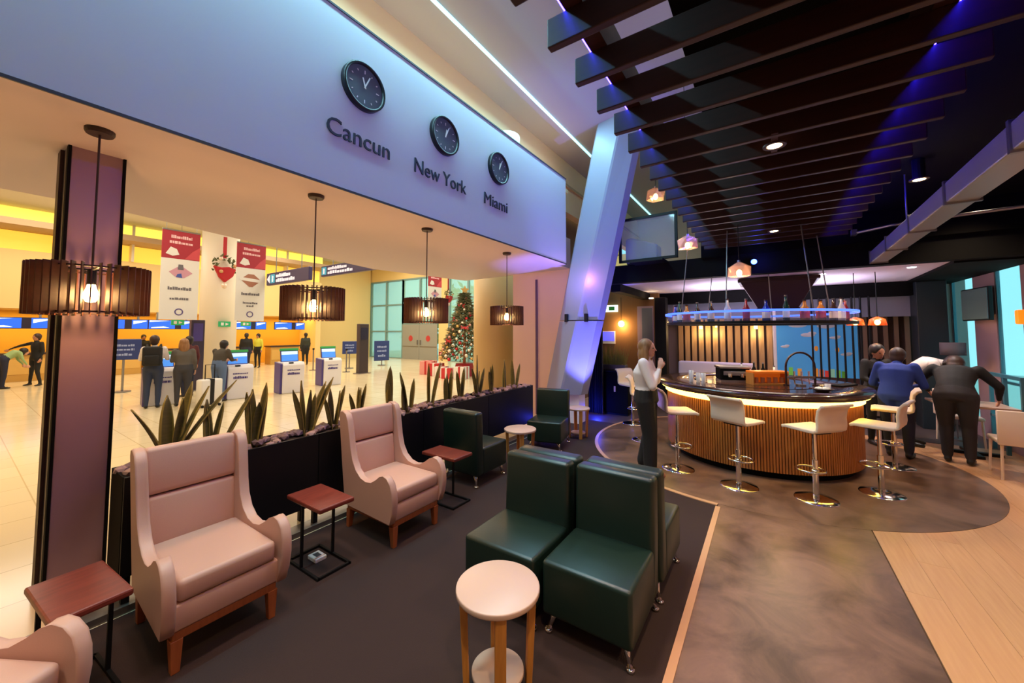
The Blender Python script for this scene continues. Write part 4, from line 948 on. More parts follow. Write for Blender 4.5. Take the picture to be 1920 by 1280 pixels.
# ------------------------------------------------------------------ bar stools
def stool(label, loc, rz):
    t = thing('bar_stool', label, 'stool', loc, rz, 'cream bar stools on chrome columns around the bar')
    MB().lathe([(.001, .028), (.03, .028), (.05, .04), (.12, .022), (.19, .012), (.20, .004), (.20, 0), (.001, 0)], n=32).build('base', m_chrome, t, smooth=True)
    MB().cyl((0, 0, .025), (0, 0, .42), .028, n=16).cyl((0, 0, .42), (0, 0, .73), .020, n=14).build('column', m_chrome, t)
    MB().tube([(.05 + .13 * math.cos(a), .13 * math.sin(a), .30) for a in [2 * PI * i / 24 for i in range(24)]], .011, 8, closed=True).cyl((0, 0, .285), (0, 0, .315), .036, n=14).build('footrest', m_chrome, t, smooth=True)
    MB().box(-.11, .11, -.10, .10, .715, .735).build('seat_plate', m_black, t)
    def shell(prof, th, w):
        n = len(prof); mb = MB(); v = []
        for s_ in (-1, 1):
            for i, (x, z) in enumerate(prof):
                v.append((x, s_ * w, z))
            for i, (x, z) in enumerate(prof):
                a = prof[max(i - 1, 0)]; b_ = prof[min(i + 1, n - 1)]; dx_, dz_ = b_[0] - a[0], b_[1] - a[1]; l = math.hypot(dx_, dz_)
                v.append((x - dz_ / l * th, s_ * w, z + dx_ / l * th))
        f = []
        N = 2 * n
        for i in range(n - 1):
            f += [(i, i + 1, N + i + 1, N + i), (n + i + 1, n + i, N + n + i, N + n + i + 1), (i + 1, i, n + i, n + i + 1), (N + i, N + i + 1, N + n + i + 1, N + n + i)]
        f += [(0, N, N + n, n), (n - 1, n + n - 1, N + n + n - 1, N + n - 1)]
        return mb.add(v, f)
    smooth_bevel(shell([(-.16, .74), (-.05, .735), (.10, .735), (.17, .738), (.205, .725)], .035, .20).build('seat', m_cream_v, t, bevel=.010))
    smooth_bevel(shell([(-.155, .745), (-.195, .765), (-.205, .82), (-.20, .90), (-.215, .98), (-.245, 1.02), (-.275, 1.025)][::-1], .03, .20).build('backrest', m_cream_v, t, bevel=.010))
    return t
stool('cream bar stool behind the standing woman', (-1.03, 5.45, 0), R(28))
stool('cream bar stool centred before the bar, backrest to the camera', (-.33, 5.24, 0), R(62))
stool('cream bar stool second from the right, seat pointing left', (.38, 5.29, 0), R(138))
stool('cream bar stool rightmost at the bar, leaning right', (1.00, 5.88, 0), R(160))
stool('cream bar stool on the right side of the bar by the blue top', (1.36, 7.15, 0), R(170))
stool('cream bar stool half hidden left of the bar', (-1.75, 6.55, 0), R(10))
stool('pale stool farthest left behind the standing woman', (-2.25, 7.6, 0), R(-30))

# ------------------------------------------------------------------ back room
bwall = thing('batten_wall', 'light wooden battens standing on the dark rear wall', 'wall panel', (0, 10.9, 0))
MB().box(-2.0, .12, .0, .08, .0, 2.5).build('backing', mat('batten_backing', (44, 26, 20), .7), bwall)
sb = MB().box(-.055, .055, -.05, 0, .05, 2.48).mesh('batten', mat('pale_batten', (206, 164, 110), .5, noise=(6, (180, 138, 88)), stretch=(6, 6, .5)))
for i in range(13): link('batten', sb, bwall, loc=(-1.92 + i * .162, 0, 0))
bw2 = thing('batten_wall', 'dark wooden battens on the right of the bright mural', 'wall panel', (0, 10.9, 0))
MB().box(1.62, 2.42, .0, .08, .0, 2.5).build('backing', mat('batten_backing', (44, 26, 20)), bw2)
sb2 = MB().box(-.035, .035, -.05, 0, .05, 2.48).mesh('batten', mat('dim_batten', (140, 112, 92), .5))
for i in range(5): link('batten', sb2, bw2, loc=(1.70 + i * .16, 0, 0))
for i, (x, lb) in enumerate(((-1.43, 'warm wall light between battens left of the rear wall centre'), (-.24, 'warm wall light between battens near the mural'), (-1.08, 'smaller warm wall light between the two others'))):
    t = thing('wall_sconce', lb, 'light', (x, 10.83, 1.95), group='warm lights on the batten wall'); s_ = .6 if i == 2 else 1
    MB().cyl((0, 0, -.09 * s_), (0, 0, .09 * s_), .04 * s_, n=12).build('tube', mat('sconce_glow', (255, 220, 150), .4, emit=((255, 205, 120), 7.0)), t); MB().box(-.03, .03, .02, .03, -.1 * s_, .1 * s_).build('back_plate', m_black, t)
    light('POINT', 'sconce_light', (x, 10.68, 1.75), 6, (1, .72, .36), radius=.05)
# mural of sky with coloured blocks
mu = thing('sky_mural', 'bright blue sky mural with clouds and coloured blocks along its foot', 'mural', (.86, 10.85, 0))
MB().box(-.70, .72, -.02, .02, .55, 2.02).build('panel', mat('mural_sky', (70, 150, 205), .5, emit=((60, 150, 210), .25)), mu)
m_cl = mat('mural_cloud', (206, 214, 220), .6)
for cx_, cz_, s_ in ((-.12, 1.72, 1.3), (-.55, 1.45, .8), (.34, 1.66, .9), (.52, 1.3, .9), (.2, 1.92, 1.6), (-.3, 1.95, 1.8)):
    MB().ell((cx_, -.022, cz_), (.10 * s_, .006, .035 * s_), 12, 6).ell((cx_ + .06 * s_, -.022, cz_ + .03 * s_), (.06 * s_, .006, .03 * s_), 10, 6).build('cloud', m_cl, mu)
for i, c in enumerate(((232, 150, 50), (226, 110, 60), (220, 60, 50), (150, 210, 180), (120, 190, 70), (90, 160, 50), (120, 200, 80), (230, 160, 60))):
    w_ = .075; x = (.0 + i * .095) if i < 6 else (-.45 + (i - 6) * .16)
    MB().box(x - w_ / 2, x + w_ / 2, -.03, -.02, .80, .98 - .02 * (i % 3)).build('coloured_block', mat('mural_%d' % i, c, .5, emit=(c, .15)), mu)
for x, z in ((.02, 1.42), (.38, 1.40)): MB().ell((x, -.022, z), (.035, .006, .06), 8, 6).build('balloon', mat('mural_0', (232, 150, 50)), mu)
MB().box(-.70, .72, -.03, -.02, .55, .80).build('lower_border', mat('mural_brown', (70, 36, 30), .6), mu)
pt = thing('bar_screen', 'row of thin dark vertical bars before the mural', 'screen', (0, 10.3, 0))
bar1 = MB().cyl((0, 0, 0), (0, 0, 2.5), .018, n=8).mesh('bar', m_black)
for i in range(8): link('bar', bar1, pt, loc=(.78 + i * .13, 0, 0))
MB().box(.74, 1.74, -.03, .03, 0, .03).build('bottom_rail', m_black, pt)
wp = thing('white_post', 'slim white post left of the sky mural', 'post', (.12, 10.4, 0)); MB().cyl((0, 0, 0), (0, 0, 2.5), .035, n=12).build('pole', m_white, wp); MB().cyl((0, 0, 0), (0, 0, .02), .1, n=14).build('foot', m_white, wp)
tag(MB().box(2.34, 2.74, 10.2, 10.6, 0, 2.74).build('square_column', mat('teal_black', (34, 46, 54), .4), bevel=.01), 'dark teal square column right of the batten wall', 'column')
tag(MB().box(-2.28, -2.02, 9.6, 9.85, 0, 2.62).build('square_column', m_black, bevel=.01), 'black square column left of the batten wall', 'column')
# white bench and cushions behind the bar
bn = thing('white_sofa', 'white sofa behind the bar in front of the battens', 'sofa', (-1.0, 9.3, 0))
smooth_bevel(MB().box(-.75, .75, -.35, .35, .1, .42).build('seat', m_white, bn, bevel=.04)); smooth_bevel(MB().box(-.75, .75, .2, .38, .42, 1.12).build('backrest', mat('lilac_white', (214, 200, 214), .5), bn, bevel=.04))
for s_ in (-1, 1): smooth_bevel(MB().box(s_ * .75 - .08, s_ * .75 + .08, -.35, .38, .1, .68).build('armrest', m_white, bn, bevel=.04))
for sx in (-.65, .65):
    for sy in (-.28, .28): MB().cyl((sx, sy, 0), (sx, sy, .1), .02, n=8).build('leg', m_chrome, bn)
# twin orange globe lamps and others
for x, lb in ((1.22, 'left one of two small orange globe lamps right of the hanging rack'), (1.49, 'right one of two small orange globe lamps right of the hanging rack')):
    t = thing('globe_lamp', lb, 'lamp', (x, 8.5, 1.95), group='small orange globe lamps')
    MB().lathe([(.02, .09), (.10, .05), (.12, -.05), (.115, -.05), (.09, .045), (.02, .08)], n=18).build('shade', mat('amber_shade', (190, 90, 30), .4, alpha=.6), t, smooth=True)
    MB().ell((0, 0, 0), (.04, .04, .045), 10, 8).build('bulb', m_bulb, t, smooth=True); MB().cyl((0, 0, .08), (0, 0, .83), .006, n=6).build('cord', m_black, t)
    light('POINT', 'globe_light', (x, 8.5, 1.86), 4, (1, .5, .15), radius=.04)
t = thing('globe_lamp', 'warm glowing globe lamp on the brown wall left of the bar', 'lamp', (-3.22, 9.98, 2.0), group='small orange globe lamps'); MB().ell((0, 0, 0), (.08, .08, .08), 12, 8).build('bulb', m_bulb, t, smooth=True); MB().cyl((0, 0, .07), (0, 0, .70), .006, n=6).build('cord', m_black, t)
light('POINT', 'globe_light', (-3.22, 9.9, 1.88), 9, (1, .6, .25), radius=.06)
struct('wall_brown', MB().box(-4.15, -2.3, 10.1, 10.25, 0, 3.1), mat('brown_wall', (140, 100, 60), .7))
ws = thing('wall_screen', 'small bright violet-blue screen on the brown wall', 'screen', (-3.60, 10.09, 1.64)); MB().box(-.18, .18, -.03, 0, -.17, .17).build('case', m_white, ws); MB().box(-.16, .16, -.036, -.03, -.10, .15).build('display', mat('violet_display', (90, 90, 250), .3, emit=((90, 90, 250), 1.2)), ws)
es = thing('exit_sign', 'small white and green exit sign above the violet-blue screen', 'sign', (-3.52, 10.09, 2.42)); MB().box(-.18, .18, -.04, 0, -.09, .09).build('case', mat('exit_white', (230, 255, 240), .4, emit=((225, 255, 240), 1.6)), es); MB().box(-.06, .10, -.044, -.04, -.05, .05).build('pictogram', m_kg, es)
dp = thing('picture_frame', 'narrow grey poster on the wall left of the black square column', 'picture', (-2.62, 10.09, 1.7)); MB().box(-.20, .20, -.04, 0, -.9, .75).build('frame', mat('poster_lilac', (170, 150, 170), .5), dp); MB().box(-.08, .18, -.046, -.04, -.2, .7).build('print', mat('poster_grey', (110, 120, 140), .5), dp)
# host stand and potted grass
hs = thing('host_stand', 'black cabinet beside the blue-lit dark curtain', 'cabinet', (-2.78, 8.35, 0)); MB().box(-.28, .28, -.22, .22, .04, .92).build('body', m_blackmatte, hs, bevel=.01); MB().box(-.30, .30, -.24, .24, .92, .96).build('top', m_black, hs, bevel=.006); MB().box(-.26, .26, -.20, .20, 0, .04).build('plinth', m_black, hs); MB().box(-.02, .02, -.245, -.22, .5, .62).build('handle', m_chrome, hs)
gp = thing('potted_grass', 'pale trough of tall green grass on the black cabinet', 'plant', (-2.85, 8.40, .96)); MB().box(-.30, .24, -.09, .09, 0, .10).build('trough', m_steel, gp, bevel=.006); rr = random.Random(9); mb = MB()
for i in range(150):
    x, y = rr.uniform(-.28, .22), rr.uniform(-.07, .07); h = rr.uniform(.25, .52); d = Vector((rr.uniform(-.14, .14), rr.uniform(-.1, .1), h))
    mb.add([(x - .008, y, .08), (x + .008, y, .08), (x, y + .006, .08), Vector((x, y, .08)) + d], [(0, 1, 3), (1, 2, 3), (2, 0, 3), (2, 1, 0)])
mb.build('grass_blades', mat('grass_olive', (140, 146, 70), .6), gp)['kind'] = 'stuff'
ct = thing('dark_curtain', 'dark pleated curtain lit blue beside the leaning column', 'curtain', (-3.17, 8.0, 0)); mb = MB(); pts = [(-.17 + .34 * i / 40, .035 * math.sin(i * 1.1)) for i in range(41)]
mb.prism(pts + [(x, y + .02) for x, y in pts[::-1]], .02, 2.6); mb.build('drape', mat('curtain_black', (22, 22, 34), .7), ct); MB().cyl((-.19, 0, 2.6), (.19, 0, 2.6), .02, n=8).build('rail', m_steel, ct)
# right-hand room: TV, lamp, railing, table and chairs
tv2 = thing('wall_television', 'grey wall-mounted television between the two bright windows', 'television', (2.9, 9.55, 2.25), R(4)); MB().box(-.035, .02, -.40, .40, -.27, .27).build('case', m_black, tv2, bevel=.01); MB().box(-.042, -.035, -.385, .385, -.25, .25).build('screen', mat('tv_screen', (110, 140, 140), .15, spec=.8), tv2); MB().box(.02, .10, -.06, .06, -.06, .06).build('bracket', m_black, tv2)
fl = thing('floor_lamp', 'floor lamp with a grey drum shade behind the people', 'lamp', (2.58, 9.5, 0)); MB().lathe([(.145, 1.40), (.15, 1.40), (.15, 1.61), (.145, 1.61), (.145, 1.40)], n=28).build('shade', mat('grey_shade', (96, 86, 92), .7), fl, smooth=True); MB().cyl((0, 0, .02), (0, 0, 1.42), .012, n=8).build('pole', m_steel, fl); MB().cyl((0, 0, 0), (0, 0, .02), .14, n=20).build('base', m_steel, fl); MB().ell((0, 0, 1.48), (.035, .035, .05), 10, 8).build('bulb', m_bulb, fl, smooth=True); MB().box(-.15, .15, -.005, .005, 1.42, 1.43).build('spider', m_steel, fl)
light('POINT', 'floor_lamp_light', (2.58, 9.5, 1.5), 5, (1, .62, .3), radius=.05)
rl = thing('handrail', 'dark teal metal railing in front of the right window', 'railing', (2.86, 8.7, 0)); MB().box(-.025, .025, -.5, .45, 1.12, 1.17).build('top_rail', m_frame_teal, rl)
for y in (-.48, 0, .42): MB().box(-.02, .02, y - .02, y + .02, 0, 1.12).build('post', m_frame_teal, rl)
MB().box(-.02, .02, -.5, .45, .5, .53).build('middle_rail', m_frame_teal, rl)
ol = thing('wall_lamp', 'orange glowing wall lamp at the right picture edge', 'lamp', (2.94, 8.33, 2.0)); MB().box(-.06, .06, -.05, .05, -.10, .10).build('shade', mat('orange_lamp', (255, 140, 40), .4, emit=((255, 112, 18), 1.5)), ol, bevel=.02); MB().box(.04, .06, -.06, .06, -.14, .14).build('back_plate', m_black, ol)
tb = thing('cafe_table', 'white square cafe table the bending people lean over', 'table', (2.44, 8.50, 0)); MB().box(-.38, .38, -.34, .34, .71, .74).build('table_top', m_white_lam, tb, bevel=.006); MB().cyl((0, 0, .04), (0, 0, .71), .035, n=12).build('column', m_black, tb)
MB().box(-.30, .30, -.04, .04, 0, .04).box(-.04, .04, -.30, .30, 0, .04).build('base', m_black, tb)
def cafe_chair(label, loc, rz):
    t = thing('cafe_chair', label, 'chair', loc, rz, 'cream cafe chairs on the right')
    smooth_bevel(MB().box(-.22, .22, -.23, .23, .42, .47).build('seat', m_cream_v, t, bevel=.015)); smooth_bevel(MB().box(-.25, -.21, -.24, .24, .42, .84).build('backrest', m_cream_v, t, bevel=.012))
    for sx in (-.20, .20):
        for sy in (-.20, .20): MB().cyl((sx, sy, .42), (sx * 1.1, sy * 1.08, 0), .016, .012, n=8).build('leg', m_cream_v, t)
    return t
cafe_chair('cream chair with its back to the camera at the right edge', (2.55, 7.44, 0), R(85))
cafe_chair('cream chair behind the table near the right window', (2.50, 9.12, 0), R(-95))
cafe_chair('cream chair tucked left of the cafe table', (1.75, 9.35, 0), R(-10))

# ================================================================== PEOPLE
def rot_to(d):
    return Vector((0, 0, 1)).rotation_difference(d.normalized()).to_matrix().to_4x4()
def capsule(mb, p0, r0, p1, r1, n=10):
    p0, p1 = Vector(p0), Vector(p1); d = p1 - p0; L_ = d.length
    if L_ < 1e-5: return mb.ell(p0, (r0,) * 3, n, 6)
    prof = [(.0005, -r0)] + [(r0 * math.cos(a), -r0 * math.sin(a)) for a in (R(60), R(30), 0)] + [(r1 * math.cos(a), L_ + r1 * math.sin(a)) for a in (0, R(30), R(60))] + [(.0005, L_ + r1)]
    return mb.lathe(prof, n=n, M=Matrix.Translation(p0) @ rot_to(d))
def loft(mb, rings, n=16):
    v = []; f = []
    for c, side, fwd, a, b_ in rings:
        for i in range(n):
            t = 2 * PI * i / n; v.append(c + side * (a * math.cos(t)) + fwd * (b_ * math.sin(t)))
    k = len(rings)
    for i in range(k - 1):
        for j in range(n): f.append((i * n + j, i * n + (j + 1) % n, (i + 1) * n + (j + 1) % n, (i + 1) * n + j))
    f += [tuple(range(n - 1, -1, -1)), tuple(range((k - 1) * n, k * n))]
    return mb.add(v, f)
def remesh(mb, vox, sm=6):
    me = mb.mesh('tmp', []) if False else bpy.data.meshes.new('tmp')
    me.from_pydata(mb.v, [], mb.f); me.update()
    bm = bmesh.new(); bm.from_mesh(me); bmesh.ops.recalc_face_normals(bm, faces=bm.faces); bm.to_mesh(me); bm.free()
    o = bpy.data.objects.new('tmp', me); COL.objects.link(o)
    md = o.modifiers.new('r', 'REMESH'); md.mode = 'VOXEL'; md.voxel_size = vox
    if sm:
        s2 = o.modifiers.new('s', 'SMOOTH'); s2.factor = .5; s2.iterations = sm
    bpy.context.view_layer.update()
    out = bpy.data.meshes.new_from_object(o.evaluated_get(bpy.context.evaluated_depsgraph_get()))
    bpy.data.objects.remove(o)
    for p in out.polygons: p.use_smooth = True
    return out
BASE = dict(pelvis=(0, 0, .95), waist=(0, 0, 1.10), chest=(.0, 0, 1.30), neck=(0, 0, 1.45), head=(.02, 0, 1.585),
            shL=(0, .175, 1.40), elL=(-.01, .235, 1.13), wrL=(.07, .25, .90), shR=(0, -.175, 1.40), elR=(-.01, -.235, 1.13), wrR=(.07, -.25, .90),
            hipL=(0, .09, .92), knL=(.02, .10, .50), anL=(-.01, .10, .08), hipR=(0, -.09, .92), knR=(.02, -.10, .50), anR=(-.01, -.10, .08))
def segd(p, a, b_):
    ab = b_ - a; t = max(0, min(1, (p - a).dot(ab) / max(ab.length_squared, 1e-9))); return (p - a - ab * t).length
def person(label, loc, rz, pose, skin, top, pants, shoes, hair, hairstyle='short', s_=1.0, vox=.018, build=1.0, sleeves='long', face=(1, 0, 0), wide=1.0, handdir=None, group=None, hem=.75):
    J = {k: Vector(v) * s_ for k, v in {**BASE, **pose}.items()}
    fc = Vector(face).normalized(); up = Vector((0, 0, 1)); 
    B = build; mb = MB(); segs = []
    side = (J['shL'] - J['shR']).normalized()
    def axis(a, b_): d = (J[b_] - J[a]).normalized(); return side.cross(d).normalized() * -1
    ax1 = axis('pelvis', 'waist'); ax2 = axis('waist', 'chest'); ax3 = axis('chest', 'neck')
    dn = (J['pelvis'] - J['waist']).normalized()
    loft(mb, [(J['pelvis'] + dn * .10 * s_, side, ax1, .10 * B, .09 * B), (J['pelvis'] + dn * .03 * s_, side, ax1, .165 * B, .125 * B), (J['pelvis'] * .5 + J['waist'] * .5, side, ax1, .155 * B, .115 * B), (J['waist'], side, ax2, .138 * B, .105 * B),
              (J['waist'] * .45 + J['chest'] * .55, side, ax2, .155 * B, .115 * B), (J['chest'], side, ax3, .170 * B, .120 * B), (J['shL'] * .5 + J['shR'] * .5, side, ax3, .150 * B, .085), (J['neck'], side, ax3, .06, .06)])
    Bp = J['pelvis'] + (J['waist'] - J['pelvis']) * hem
    segs += ([('pants', J['pelvis'] + dn * .1, Bp, .15 * B)] if hem > 0 else []) + [('top', Bp, J['chest'], .15 * B), ('top', J['shL'], J['shR'], .085), ('top', J['chest'], J['neck'] * .7 + J['chest'] * .3, .1 * B)]
    hd = J['head']; hu = (hd - J['neck']).normalized()
    capsule(mb, J['neck'] - hu * .03, .055, hd - hu * .03, .05); segs.append(('skin', J['neck'] + hu * .015, hd, .05))
    hs = side if abs(fc.dot(side)) < .3 else fc.cross(up).normalized() * -1
    hup = (hu - fc * hu.dot(fc)).normalized() if abs(hu.dot(fc)) < .8 else up
    Mh = Matrix.Translation(hd) @ Matrix((fc, hup.cross(fc), hup)).transposed().to_4x4()
    mb.ell((0, 0, .015), (.092, .074, .105), 16, 12, M=Mh); mb.ell((.022, 0, -.052), (.062, .055, .062), 12, 8, M=Mh)
    capsule(mb, Mh @ Vector((.088, 0, .01)), .010, Mh @ Vector((.104, 0, -.022)), .013)
    for q in (-1, 1): mb.ell((-.002, q * .076, -.005), (.02, .012, .032), 8, 6, M=Mh)
    segs.append(('skin', hd - hup * .03, hd + hup * .03, .09))
    for q in 'LR':
        sh, el, wr = J['sh' + q], J['el' + q], J['wr' + q]; capsule(mb, sh, .062 * B ** .5, el, .046 * B ** .5); capsule(mb, el, .045 * B ** .5, wr, .029)
        segs.append(('top', sh, el, .05)); segs.append(('top' if sleeves == 'long' else 'skin', el, wr * .92 + el * .08, .036))
        fd = (wr - el).normalized() if not handdir else Vector(handdir[q]).normalized()
        sp = fd.cross(side if abs(fd.dot(side)) < .8 else Vector((1, 0, 0))).normalized(); nrm = fd.cross(sp).normalized() * (1 if q == 'L' else -1)
        pe = wr + fd * .075; mn = max(.0085, vox * .8)
        for w_ in (-.024, -.008, .008, .024): capsule(mb, wr + sp * w_ * .5 + fd * .015, .016, pe + sp * w_, .013)
        for w_, ln in ((-.027, .060), (-.009, .076), (.009, .072), (.027, .056)):
            a = pe + sp * w_; b_ = a + fd * ln * .5 + nrm * ln * .12; c = b_ + fd * ln * .42 + nrm * ln * .3
            capsule(mb, a, mn, b_, mn * .95, 8); capsule(mb, b_, mn * .95, c, mn * .8, 8)
        a = wr + fd * .03 - sp * .028; b_ = a + fd * .035 - sp * .022 + nrm * .01; capsule(mb, a, mn * 1.2, b_, mn * 1.1, 8); capsule(mb, b_, mn * 1.1, b_ + fd * .03 - sp * .004, mn * .9, 8)
        segs.append(('skin', wr + fd * .012, pe + fd * .08, .03))
        hip, kn, an = J['hip' + q], J['kn' + q], J['an' + q]
        capsule(mb, hip, .098 * B, kn, .062 * B * wide); capsule(mb, kn, .062 * B * wide, an + Vector((0, 0, .04)), .046 * B * wide ** 2)
        segs.append(('pants', hip, kn, .085 * B)); segs.append(('pants', kn, an + Vector((0, 0, .035)), .055 * B))
        ft = Vector((1, 0, 0)); ft = Vector((math.cos(.12 if q == 'L' else -.12), math.sin(.12 if q == 'L' else -.12), 0))
        h_ = an + Vector((0, 0, -.03)) - ft * .03; toe = Vector((an.x, an.y, .035)) + ft * .15
        capsule(mb, h_, .042, toe, .034); segs.append(('shoes', Vector((an.x, an.y, .02)) - ft * .03, Vector((toe.x, toe.y, .02)), .05))
    zmin = min(p[2] for p in mb.v)
    me = remesh(mb, vox)
    names = ['skin', 'top', 'pants', 'shoes']
    for m_ in (skin, top, pants, shoes): me.materials.append(m_)
    for p in me.polygons:
        c = p.center; best = min(segs, key=lambda g: segd(c, g[1], g[2]) - g[3]); p.material_index = names.index(best[0])
    zz = min(v.co.z for v in me.vertices)
    o = link('person', me, loc=(loc[0], loc[1], loc[2] - zz), rz=rz)
    tag(o, label, 'person', group)
    hm = MB()
    hm.ell((-.026, 0, .036), (.104, .095, .108), 16, 12, M=Mh)
    if hairstyle in ('long', 'shoulder'):
        hm.ell((-.062, 0, -.07), (.068, .10, .16 if hairstyle == 'long' else .125), 14, 10, M=Mh)
        for q in (-1, 1): hm.ell((-.012, q * .080, -.06), (.050, .028, .115), 10, 8, M=Mh)
    if hairstyle == 'bun': hm.ell((-.10, 0, .06), (.05, .05, .05), 10, 8, M=Mh)
    if hairstyle in ('short', 'bun'): hm.ell((-.05, 0, -.02), (.062, .086, .09), 12, 8, M=Mh)
    hme = remesh(hm, max(.009, vox * .7), 3); hme.materials.append(hair); link('hair', hme, o)
    for q in (-1, 1): 
        e = MB(); e.ell((.079, q * .032, .012), (.010, .013, .008), 8, 6, M=Mh); e.build('eye', mat('eye_dark', (40, 28, 24), .3), o, smooth=True)
    e = MB(); e.ell((.080, 0, -.058), (.006, .022, .006), 8, 6, M=Mh); e.build('mouth', mat('lip', (160, 80, 74), .5), o, smooth=True)
    return o
def cm(n, c, r_=.8): return mat('cloth_' + n, c, r_, bump=.15, bscale=120)
sk = mat('skin_warm', (214, 158, 130), .5); sk2 = mat('skin_tan', (176, 120, 92), .5)
c_blk, c_wht, c_navy, c_blue, c_grey = cm('black', (22, 20, 20)), cm('white', (226, 214, 208)), cm('navy', (28, 32, 56)), cm('royal', (28, 56, 140)), cm('grey', (96, 92, 92))
h_bl, h_br, h_dk = mat('hair_blond', (158, 112, 70), .5, noise=(40, (128, 86, 50)), stretch=(1, 1, .15)), mat('hair_brown', (54, 32, 24), .55), mat('hair_dark', (34, 24, 22), .5)
c_shoe = mat('shoe_black', (24, 20, 20), .4)
# woman in a white blouse beside the bar, hands raised to her chin
person('woman in white blouse and black trousers standing with hands raised to her chin', (-1.33, 5.08, .004), R(6),
       dict(chest=(-.01, 0, 1.27), elL=(.10, .235, 1.14), wrL=(.165, .07, 1.34), elR=(.11, -.225, 1.12), wrR=(.175, -.05, 1.32), head=(.03, 0, 1.57), knL=(.03, .085, .50), knR=(.05, -.085, .50), anR=(.05, -.09, .08), anL=(-.06, .085, .08)),
       sk, c_wht, c_blk, mat('shoe_nude', (150, 96, 74), .4), h_bl, 'shoulder', 1.0, .011, 1.24, wide=1.2, handdir=dict(L=(.12, -.25, .95), R=(.12, .25, .95)), face=(1, -.12, .06))
# woman in royal blue at the right of the bar
person('woman in a blue top and dark trousers bending beside the bar', (1.52, 7.72, .004), R(70),
       dict(pelvis=(-.05, 0, .90), waist=(-.02, 0, 1.04), chest=(.05, 0, 1.20), neck=(.11, 0, 1.33), head=(.20, 0, 1.42), shL=(.07, .18, 1.29), shR=(.07, -.18, 1.29), elL=(.08, .27, 1.02), wrL=(.24, .16, .98), elR=(.10, -.27, 1.03), wrR=(.27, -.14, 1.0), hipL=(-.05, .09, .88), hipR=(-.05, -.09, .88)),
       sk2, c_blue, c_navy, c_shoe, h_br, 'short', 1.0, .014, 1.22, face=(.9, 0, -.35), hem=-.1)
person('dark-haired person behind the woman in blue', (1.42, 8.40, 0), R(-60),
       dict(head=(.06, 0, 1.50), neck=(.03, 0, 1.38), chest=(.02, 0, 1.24), shL=(.02, .17, 1.34), shR=(.02, -.17, 1.34), elL=(.06, .24, 1.08), wrL=(.22, .16, 1.02), elR=(.06, -.24, 1.08), wrR=(.22, -.16, 1.02)), sk2, c_blk, c_blk, c_shoe, h_dk, 'bun', .98, .016, 1.0, face=(.95, 0, -.25))
person('person in a white shirt bending over the cafe table', (1.84, 8.68, 0), R(-15),
       dict(pelvis=(-.05, 0, .92), waist=(.05, 0, 1.06), chest=(.20, 0, 1.20), neck=(.34, 0, 1.24), head=(.46, 0, 1.22), shL=(.28, .18, 1.24), shR=(.28, -.18, 1.24), elL=(.36, .22, .98), wrL=(.50, .15, .84), elR=(.36, -.22, .98), wrR=(.50, -.15, .84), hipL=(-.05, .09, .9), hipR=(-.05, -.09, .9)),
       sk2, c_wht, c_blk, c_shoe, h_dk, 'short', 1.07, .015, 1.12, face=(.6, 0, -.8), hem=.3)
person('man in black with dark grey trousers bending over the table, back to the camera', (2.12, 7.80, .004), R(72),
       dict(pelvis=(-.08, 0, .92), waist=(-.02, 0, 1.05), chest=(.14, 0, 1.17), neck=(.27, 0, 1.25), head=(.38, 0, 1.28), shL=(.19, .205, 1.24), shR=(.19, -.205, 1.24), elL=(.20, .36, 1.05), wrL=(.40, .28, .90), elR=(.18, -.37, 1.04), wrR=(.36, -.36, .86), hipL=(-.08, .10, .9), hipR=(-.08, -.10, .9)),
       sk, c_blk, cm('charcoal', (44, 40, 42)), c_shoe, h_br, 'short', 1.02, .014, 1.25, face=(.75, 0, -.65), hem=.3)
# travellers in the hall
bpk = person('man in white shirt and jeans at a kiosk wearing a dark backpack', (-12.1, 2.78, 0), R(160), dict(elL=(.06, .24, 1.15), wrL=(.28, .20, 1.16), elR=(.06, -.24, 1.15), wrR=(.28, -.2, 1.16)), sk, c_wht, cm('denim', (48, 58, 84)), c_shoe, h_br, 'short', 1.0, .022, 1.1)
bp = thing('backpack', 'dark backpack on the back of the man in the white shirt', 'backpack', (-12.1, 2.78, 0), R(160)); smooth_bevel(MB().box(-.30, -.12, -.17, .17, 1.0, 1.45).build('bag', c_blk, bp, bevel=.05, seg=3)); smooth_bevel(MB().box(-.36, -.29, -.13, .13, 1.03, 1.25).build('pocket', c_blk, bp, bevel=.03))
for q in (-1, 1): MB().tube([(-.14, q * .10, 1.42), (-.02, q * .12, 1.49), (.13, q * .12, 1.38), (.12, q * .14, 1.2), (-.12, q * .15, 1.05)], .018, 6).build('strap', c_blk, bp)
person('long-haired blond traveller in grey behind the tall snake plant', (-11.9, 3.28, 0), R(170), dict(elL=(.06, .22, 1.15), wrL=(.25, .18, 1.14)), sk, cm('taupe', (92, 84, 76)), cm('darkgrey', (60, 58, 62)), c_shoe, h_bl, 'long', .95, .022, 1.1)
person('traveller in a maroon top behind the white suitcase', (-13.4, 3.80, 0), R(190), dict(), sk2, cm('maroon', (86, 30, 34)), c_navy, c_shoe, h_dk, 'short', .98, .024, 1.05)
person('traveller in an olive jacket bending towards a kiosk', (-11.8, 3.98, 0), R(120), dict(head=(.16, 0, 1.48), neck=(.09, 0, 1.37), chest=(.05, 0, 1.23), shL=(.06, .18, 1.33), shR=(.06, -.18, 1.33), elL=(.16, .22, 1.08), wrL=(.36, .16, 1.08), elR=(.16, -.22, 1.08), wrR=(.36, -.16, 1.08)), sk, cm('olive', (70, 62, 52)), cm('denim_light', (92, 112, 146)), c_shoe, h_dk, 'short', .98, .022, 1.12)
